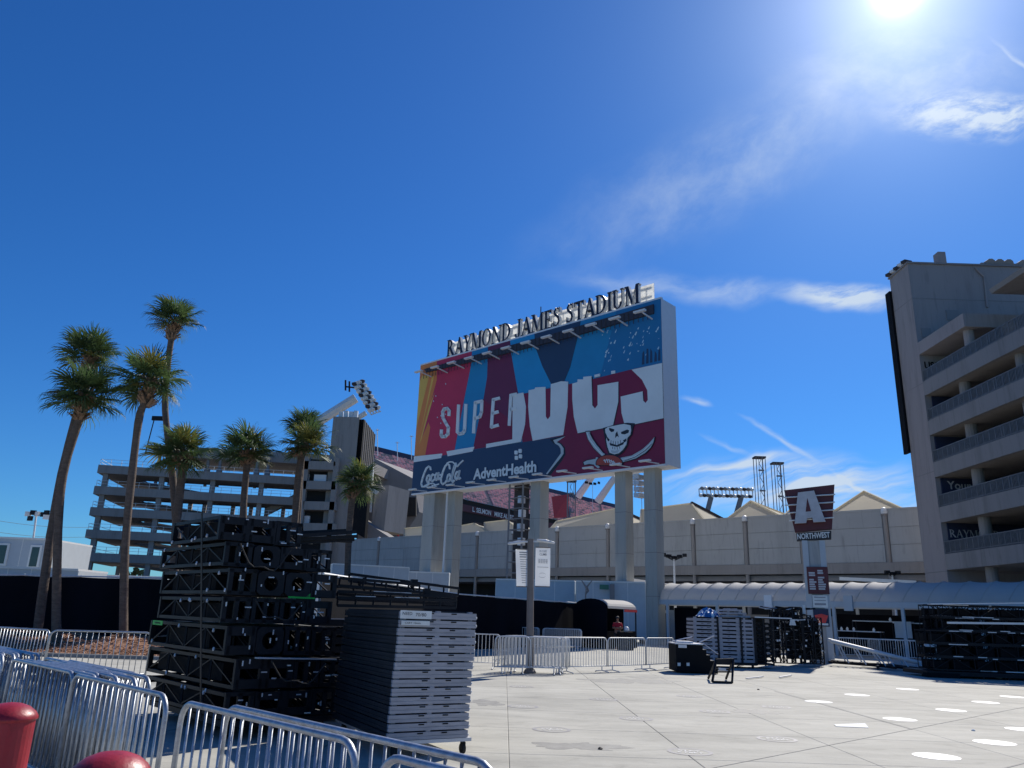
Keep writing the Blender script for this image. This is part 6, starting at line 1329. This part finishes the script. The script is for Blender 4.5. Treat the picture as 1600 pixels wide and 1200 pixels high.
# short ladder frames at the foot of the gate sign
for i, (u0, u1) in enumerate(((1258, 1273), (1273, 1289))):
    a, b = at(u0, 1036, 35.5), at(u1, 1036, 35.5); zt2 = at(u0, 981+5*i, 35.5).z; r = thing('step_ladder', ['dark', 'grey'][i]+' upright ladder frame leaning at the foot of the gate sign', 'frame', V(a.x, 35.5, 0)); m = MB()
    for x in (a.x, b.x): m.bar((x, 35.5, 0), (x, 35.7, zt2), .06)
    m.build('upright', ['galvanised_far', 'trailer_grey'][i], r); m = MB()
    for k in range(7): z = .2+k*zt2/7.4; m.bar((a.x, 35.5+.2*z/zt2, z), (b.x, 35.5+.2*z/zt2, z), .05)
    m.build('rung', ['aluminium', 'trailer_grey'][i], r)
    m = MB()
    for k in range(5): m.box((random.uniform(a.x, b.x), 35.45, random.uniform(.2, zt2-.2)), (.06, .03, .08))
    m.build('bolt', 'label_white', r)
# A frame stand in front
p0, p1 = at(1113, 1066, 23.3), at(1144, 1069, 23.2); t0, t1 = at(1119, 1031, 23.6), at(1146, 1030, 23.7); q0, q1 = at(1120, 1048, 24.2), at(1150, 1060, 24.2)
SF = thing('stand_frame', 'small black trapezoid stand in front of the strapped grey decks', 'stand', V(p0.x, p0.y, 0)); m = MB()
p0.z = p1.z = .03; m.bar(p0, t0, .055); m.bar(p1, t1, .055); m.bar(p0, p1, .09, .06); m.build('front_leg', 'black_steel', SF)
m = MB(); b0, b1 = V(t0.x, 24.6, .03), V(t1.x, 24.6, .03); m.bar(b0, t0, .05); m.bar(b1, t1, .05); m.bar(b0.lerp(t0, .5), b1.lerp(t1, .5), .04); m.build('rear_leg', 'black_steel', SF)
m = MB(); m.bar(t0, t1, .07, .05); m.bar(p0.lerp(t0, .45), p1.lerp(t1, .45), .04); m.prism([t0+V(0, 0, -.12), t1+V(0, 0, -.12), t1+V(0, 0, -.02), t0+V(0, 0, -.02)], (0, .05, 0)); m.build('crossbar', 'black_steel', SF)
m = MB(); a, b = at(1123, 1045, 23.5), at(1134, 1046, 23.5); m.bar(a, b, .05, .06); m.build('label_plate', 'aluminium', SF)
# sheets and struts on the ground
for i, (u0, v0, u1, v1, w) in enumerate(((1152, 1041, 1176, 1034, .05), (1166, 1060, 1192, 1057, .05), (1218, 1058, 1236, 1055, .05))):
    a, b = gr(u0, v0, .04), gr(u1, v1, .04); m = MB(); m.bar(a, b, w, .03); tag(m.build('loose_strut', 'aluminium', org=a), ['bright strut at the foot of the strapped decks', 'pale strut on the ground at the edge of the shadow', 'short pale strut on the shaded ground'][i], 'strut')
# ---- sloping white truss ramp
RP = thing('ramp_truss', 'long white and black truss sloping down to the right of the gate sign', 'ramp', V(16.5, 35, 0))
a, b = at(1299, 1002, 35.2), at(1464, 1042, 32.0); c, d = at(1303, 1034, 35.0), at(1462, 1048, 31.8)
sh = V(.25, .9, 0)
m = MB(); m.tube([a, b], .075, 10); m.build('rail', 'steel_white', RP)
m = MB(); m.tube([a+sh+V(0, 0, .05), b+sh], .07, 8); m.build('rail', 'steel_white', RP)
m = MB(); m.tube([c, at(1400, 1040, 33.2), d], .05, 8); m.build('lower_chord', 'black_steel', RP)
m = MB(); m.tube([c+sh, d+sh], .05, 8); m.build('lower_chord', 'black_steel', RP)
for f, g_ in ((.08, .16), (.25, .34), (.44, .54), (.56, .62), (.70, .76), (.85, .9)):
    for o_ in (V(0, 0, 0), sh): m = MB(); m.tube([a.lerp(b, f)+o_, c.lerp(d, g_)+o_], .028, 6); m.build('strut', 'galvanised_far', RP)
m = MB()
for k in range(14): f = (k+.5)/14; m.bar(a.lerp(b, f), a.lerp(b, f)+sh, .05, .02)
m.build('rung', 'black_steel', RP)
for i in range(4):
    a2, b2 = c+V(-.1, .3+.2*i, -.05), d+V(-.6*i, .35+.2*i, .02); m = MB(); m.bar(a2+V(.8*i, 0, .02), b2, .1, .1); tag(m.build('black_beam', 'black_steel', org=a2), 'black beam on the ground under the sloping white truss, %s from the front' % ordn[i].replace('lowest', 'first'), 'beam')
# ---- right hand rack of trusses
TR0 = V(at(1462, 1050, 29.5).x, 29.5, 0); zt_ = at(1500, 945, 29.5).z; nl = 5; lh = (zt_-.25)/nl
for li in range(nl):
    for k in range(3):
        c = TR0+V(-.05+random.uniform(-.12, .12)+(.35 if li > 2 else 0), .5*k, .25+lh*(li+.5)); r = thing('truss_section', 'black truss in the right hand rack, %s tier, %s row' % (('bottom', 'second', 'middle', 'fourth', 'top')[li], ('front', 'middle', 'rear')[k]), 'stage truss', V(c.x, c.y, c.z-lh/2), 'black trusses in the right hand rack')
        m = MB(); truss(m, c, c+V(5.6, -.6, 0), .44, lh*.9, 8, .024, .012); m.build('frame', 'black_steel', r)
        m = MB()
        for q_ in range(7): x = .3+.72*q_+random.uniform(-.1, .1); m.box((c.x+x, c.y-.1*x, c.z-.04), (random.uniform(.35, .66), .28, lh*random.uniform(.4, .68)))
        m.build('filler_housing', 'black_matte', r, kind='stuff')  # black boxes added to darken the gaps inside the rack
        if k == 0:
            for q_ in range(9):
                x = random.uniform(.1, 5.0); l = random.uniform(.08, .7); z = c.z+random.choice((1, 1, -1))*lh*.45; m = MB(); m.bar((c.x+x, c.y-.107*x-.25, z), (c.x+x+l, c.y-.107*(x+l)-.25, z), .03, .03); m.build('highlight_edge', 'aluminium', r)  # bright strips painting highlight lines along the chords
a, b = at(1480, 973, 29), at(1640, 975, 28.3); m = MB(); m.bar(a, b, .07, .07); tag(m.build('bright_bar', 'steel_white', org=a), 'long bright bar along the fourth tier of the right hand rack', 'bar')
a, b = at(1452, 944, 29.4), at(1640, 942, 28.5); m = MB(); m.bar(a, b, .5, .04); tag(m.build('top_board', 'aluminium', org=a), 'pale board lying on top of the right hand rack', 'board')
m = MB(); m.prism([(TR0.x-.5, 29.1, .08), (TR0.x+5.6, 28.4, .08), (TR0.x+5.6, 30.9, .08), (TR0.x-.5, 30.9, .08)], (0, 0, .14)); RD_ = thing('rack_dolly', 'low black dolly under the right hand truss rack', 'dolly', TR0); m.build('deck', 'black_steel', RD_)
for i in range(7): m = MB(); x = TR0.x-.3+i*.85; y = 29.2-.115*i*.85; m.tube([(x-.03, y, .075), (x+.03, y, .075)], .075, 10); m.build('caster', 'rubber', RD_)
a = gr(1462, 1059); m = MB(); m.box((a.x+.3, a.y+.2, .08), (1.1, .5, .16), -.1); tag(m.build('sand_bag', 'black_matte', org=a), 'flat black bag on the ground at the left foot of the right hand rack', 'bag')
for i, (u, v) in enumerate(((1510, 1056), (1526, 1060), (1560, 1060), (1586, 1062))): a = gr(u, v); m = MB(); m.lathe(a, [(.12, 0), (.14, .06), (.06, .12)], 8); tag(m.build('fitting', 'rubber' if i % 2 else 'aluminium', org=a), 'small fitting lying under the front of the right hand rack, %s from the left' % ordn[i].replace('lowest', 'first'), 'fitting')
# white long beams behind the canopy
a, b = at(1312, 904, 63), at(1432, 910, 60); m = MB(); m.bar(a, b, .25, .25); tag(m.build('white_beam', 'steel_white', org=a), 'long white beam lying behind the top of the canopy, right of the gate sign', 'beam')
# ================================================================== LIGHT POLES, MASTS
def head_pole(u, v, Y, n, label, wd_=.5, down=.25, mt='galvanised_far', wide=1.0):
    p = at(u, v, Y); r = thing('light_pole', label, 'light pole', V(p.x, Y, 0)); m = MB(); m.tube([(p.x, Y, 0), (p.x, Y, p.z)], [.12, .07], 8); m.build('pole', mt, r)
    for i in range(n):
        x = (i-(n-1)/2)*wd_; c = p+V(x, 0, abs(x)*.25); m = MB(); m.bar(p-V(0, 0, .15), c, .05); arm = m.build('lamp_arm', 'black_steel', r); m = MB(); m.box(c+V(0, -.1, .08), (.34*wide, .30, .24*wide), .3*i); m.build('lamp_head', 'black_steel', arm)
    return r
head_pole(1053, 873, 62, 5, 'light pole with a row of dark floodlights above the left end of the canopy', .42)
head_pole(1394, 898, 62, 3, 'short light pole with dark heads above the canopy near the right tower', .42)
FP = thing('light_pole', 'portable light pole with two clusters of square floodlights at the far left', 'light pole', V(at(50, 870, 52).x, 52, 0)); pb = at(47, 880, 52); pt = at(57, 803, 52)
m = MB(); m.tube([V(pb.x, 52, 0), pb, pt], .06, 6); m.build('pole', 'galvanised_far', FP); m = MB(); m.bar(at(44, 801, 52), at(78, 803, 52), .08); m.build('crossbar', 'black_steel', FP)
for i, (u, v) in enumerate(((44, 803), (47, 810), (52, 801), (58, 803), (68, 804), (73, 801), (72, 808))): c = at(u, v, 51.9); m = MB(); m.box(c, (.36, .16, .30), .4*(-1)**i); m.build('lamp_head', 'black_steel' if i % 3 else 'steel_white', FP)
m = MB(); p = at(83, 788, 52); m.tube([V(p.x, 52, 0), V(p.x, 52, p.z)], .06, 6); tag(m.build('utility_mast', 'dark_trim', org=V(p.x, 52, 0)), 'thin dark mast hidden against the crossed palm trunks', 'mast')
for i, (v0, v1) in enumerate(((806, 824), (825, 839), (845, 856))):
    a, b = at(-60, v0-3, 90), at(142, v1, 110); m = MB(); pts = [a.lerp(b, k/10)-V(0, 0, .5*math.sin(math.pi*k/10)) for k in range(11)]; m.tube(pts, .022, 5); tag(m.build('overhead_cable', 'dark_trim', org=a), '%s overhead cable crossing the sky at the far left' % ('uppermost', 'middle', 'lowest')[i], 'cable')
def mast(u0, u1, vt, vb, Y, label):
    a, b = at(u0, vt, Y), at(u1, vt, Y); w = b.x-a.x; c = (a+b)/2; zb = at((u0+u1)/2, vb, Y).z-8; r = thing('scaffold_mast', label, 'mast', V(c.x, Y, zb)); m = MB(); 
    for i in (-1, 1):
        for j in (-1, 1): m.bar((c.x+i*w/2, Y+j*w/2, zb), (c.x+i*w/2, Y+j*w/2, a.z), .12)
    n = int((a.z-zb)/1.3)
    for k in range(n):
        z0, z1 = zb+(a.z-zb)*k/n, zb+(a.z-zb)*(k+1)/n; s_ = 1 if k % 2 else -1
        m.bar((c.x-s_*w*.2, Y-w/2, z0), (c.x+s_*w*.2, Y-w/2, z1), .09)
        if k % 3 == 0: m.bar((c.x-w*.3, Y-w/2, z0), (c.x+w*.3, Y-w/2, z0), .28)
    for s_ in (-.22, .22): m.bar((c.x+s_*w, Y-w/2, zb), (c.x+s_*w, Y-w/2, a.z), .08)
    m.build('frame', 'concrete_dark', r); m = MB(); m.box((c.x, Y, a.z), (w*1.25, w, .3)); m.build('head', 'dark_trim', r); return r
mast(1179, 1193, 715, 800, 150, 'taller left one of two scaffold masts in front of the low clouds')
mast(1207, 1221, 724, 808, 150, 'shorter right one of two scaffold masts in front of the low clouds')
mast(887, 899, 752, 830, 160, 'scaffold mast seen between the middle and right board pillars')
r = thing('floodlight_rack', 'long stadium light rack on two slanted legs above the cream roofs', 'floodlight', at(1134, 770, 200)); m = MB()
a, b = at(1092, 764, 200), at(1176, 766, 200); c, d = at(1093, 775, 200), at(1176, 777, 200); m.bar(a, b, .35); m.bar(c, d, .35)
for k in range(15): m.bar(a.lerp(b, k/14), c.lerp(d, k/14), .22); 
m.build('rack', 'steel_white', r)
for k in range(28):
    p = (a if k % 2 else c).lerp(b if k % 2 else d, (k+.5)/28); m = MB(); m.lathe(p+V(0, -.3, -.3), [(.25, 0), (.55, .3), (.5, .7), (.2, .9)], 7); m.build('lamp', ['steel_white', 'concrete', 'dark_trim'][k % 3], r)
for u0, u1 in ((1111, 1102), (1158, 1148)): m = MB(); m.bar(at(u0, 777, 200), at(u1, 812, 200), 1.1); m.build('leg', 'concrete_dark', r)
for i, (u0, v0, u1, v1) in enumerate(((903, 768, 930, 738), (934, 776, 962, 744))): m = MB(); m.tube([at(u0, v0+8, 260), at(u1, v1, 255)], [1.3, 1.0], 8); tag(m.build('light_boom', 'steel_white', org=at(u0, v0, 260)), '%s white slanted floodlight arm seen under the board between its pillars' % ('left', 'right')[i], 'arm')
head_pole(926, 757, 240, 4, 'far light mast seen under the board between the two white arms', 1.3, wide=3)
m = MB(); 
for k in range(5): m.box(at(992+2*(k % 2), 741+4*k, 230), (2.6, .8, .5), .2); 
m.bar(at(991, 735, 230), at(993, 775, 230), .5); tag(m.build('floodlight_edge', 'steel_white', org=at(992, 750, 230)), 'edge-on floodlight bank seen between the two right board pillars', 'floodlight')
for i, (u, v0, v1, Y) in enumerate(((590, 670, 712, 150), (643, 680, 718, 170), (621, 690, 720, 170), (1003, 760, 800, 200), (640, 596, 596, 150))):
    if i == 4: continue
    m = MB(); m.tube([at(u, v1, Y), at(u-.5, v0, Y)], .09, 5); m.bar(at(u-3, v0+2, Y), at(u+3, v0+2, Y), .12); tag(m.build('flag_mast', 'galvanised_far', org=at(u, v1, Y)), ['thin mast right of the black screen tower', 'thin mast beside the left edge of the big board', 'thinnest mast over the red seats', 'thin mast between the right board pillars'][i], 'mast')
# ================================================================== FLOOR STICKERS
stick_glare = [(1463, 1182), (1554, 1160.5), (1406, 1124), (1486, 1110), (1540, 1097.5), (1339, 1086), (1418, 1077), (1582, 1089), (1279, 1096.5), (1600, 1140)]
ords = ['nearest', 'second nearest', 'third nearest', 'fourth nearest', 'fifth nearest', 'sixth nearest', 'seventh nearest', 'eighth nearest', 'ninth nearest', 'farthest']
pts = sorted([gr(u, v) for u, v in stick_glare], key=lambda p: p.length)
disc = MB(); disc.lathe((0, 0, .0015), [(.30, 0), (.30, .002)], 36); dme = disc.mesh('floor_sticker', 'sticker_glare')  # glossy stickers like the grey-ringed ones, sun glare painted in as white
def single(name, me, loc, label, cat, group, rz=0): o = bpy.data.objects.new(name, me); COL.objects.link(o); o.location = loc; o.rotation_euler = (0, 0, rz); return tag(o, label, cat, group)
for p, od in zip(pts, ords): single('floor_sticker', dme, p, '%s of the round stickers painted white as sun glare on the plaza' % od, 'floor sticker', 'round floor stickers with painted glare')
stick_g = [(862, 1140), (994, 1123), (1078, 1175), (943, 1093), (1214, 1155), (1213, 1105), (1117, 1112), (817, 1104), (815, 1073), (1077, 1088)]
pts = sorted([gr(u, v) for u, v in stick_g], key=lambda p: p.length)
rim = MB(); o = 0
for k in range(36): a, b = 2*math.pi*k/36, 2*math.pi*(k+1)/36; rim.add([(r_*math.cos(t), r_*math.sin(t), .0035) for t, r_ in ((a, .24), (a, .30), (b, .30), (b, .24))], [(0, 1, 2, 3)])
rme = rim.mesh('rim', 'sticker_grey'); fce = MB(); fce.lathe((0, 0, .001), [(.242, 0), (.242, .001)], 36); fme = fce.mesh('face', 'plaza_concrete')
prt = MB(); put_text(prt, 'STAY', (-.15, .02, .006), (1, 0, 0), (0, 1, 0), .30, .10, bold=.03); put_text(prt, '6 FEET', (-.17, -.12, .006), (1, 0, 0), (0, 1, 0), .34, .09, bold=.03); pme = prt.mesh('print', 'sticker_print')
for i, (p, od) in enumerate(zip(pts, ords)):
    r = thing('floor_sticker', '%s of the worn grey-ringed stickers with white print on the plaza' % od, 'floor sticker', p, 'worn grey floor stickers'); inst('rim', rme, r); inst('face', fme, r); inst('print', pme, r); r.rotation_euler = (0, 0, random.uniform(-.3, .3))
# crumbs of litter and a lifted flyer
a = gr(1336, 1136.5); m = MB(); m.prism([a+V(-.32, 0, .003), a+V(.22, -.04, .003), a+V(.25, .16, .05), a+V(-.28, .2, .012)], (0, 0, .004)); tag(m.build('flyer', 'label_white', org=a), 'flat white sheet with a dark lifted edge lying on the plaza', 'paper')
for i, (u, v, t_) in enumerate(((1521, 1142, 'white scrap of paper near the right edge of the plaza'), (1185, 1078, 'dark pebble on the plaza in front of the black trusses'), (938, 1171, 'small dark speck of litter near the bottom middle of the plaza'))):
    a = gr(u, v); m = MB(); m.lathe(a, [(.03, 0), (.035, .015), (.01, .03)], 7); tag(m.build('litter', 'label_white' if i == 0 else 'ink', org=a), t_, 'litter')
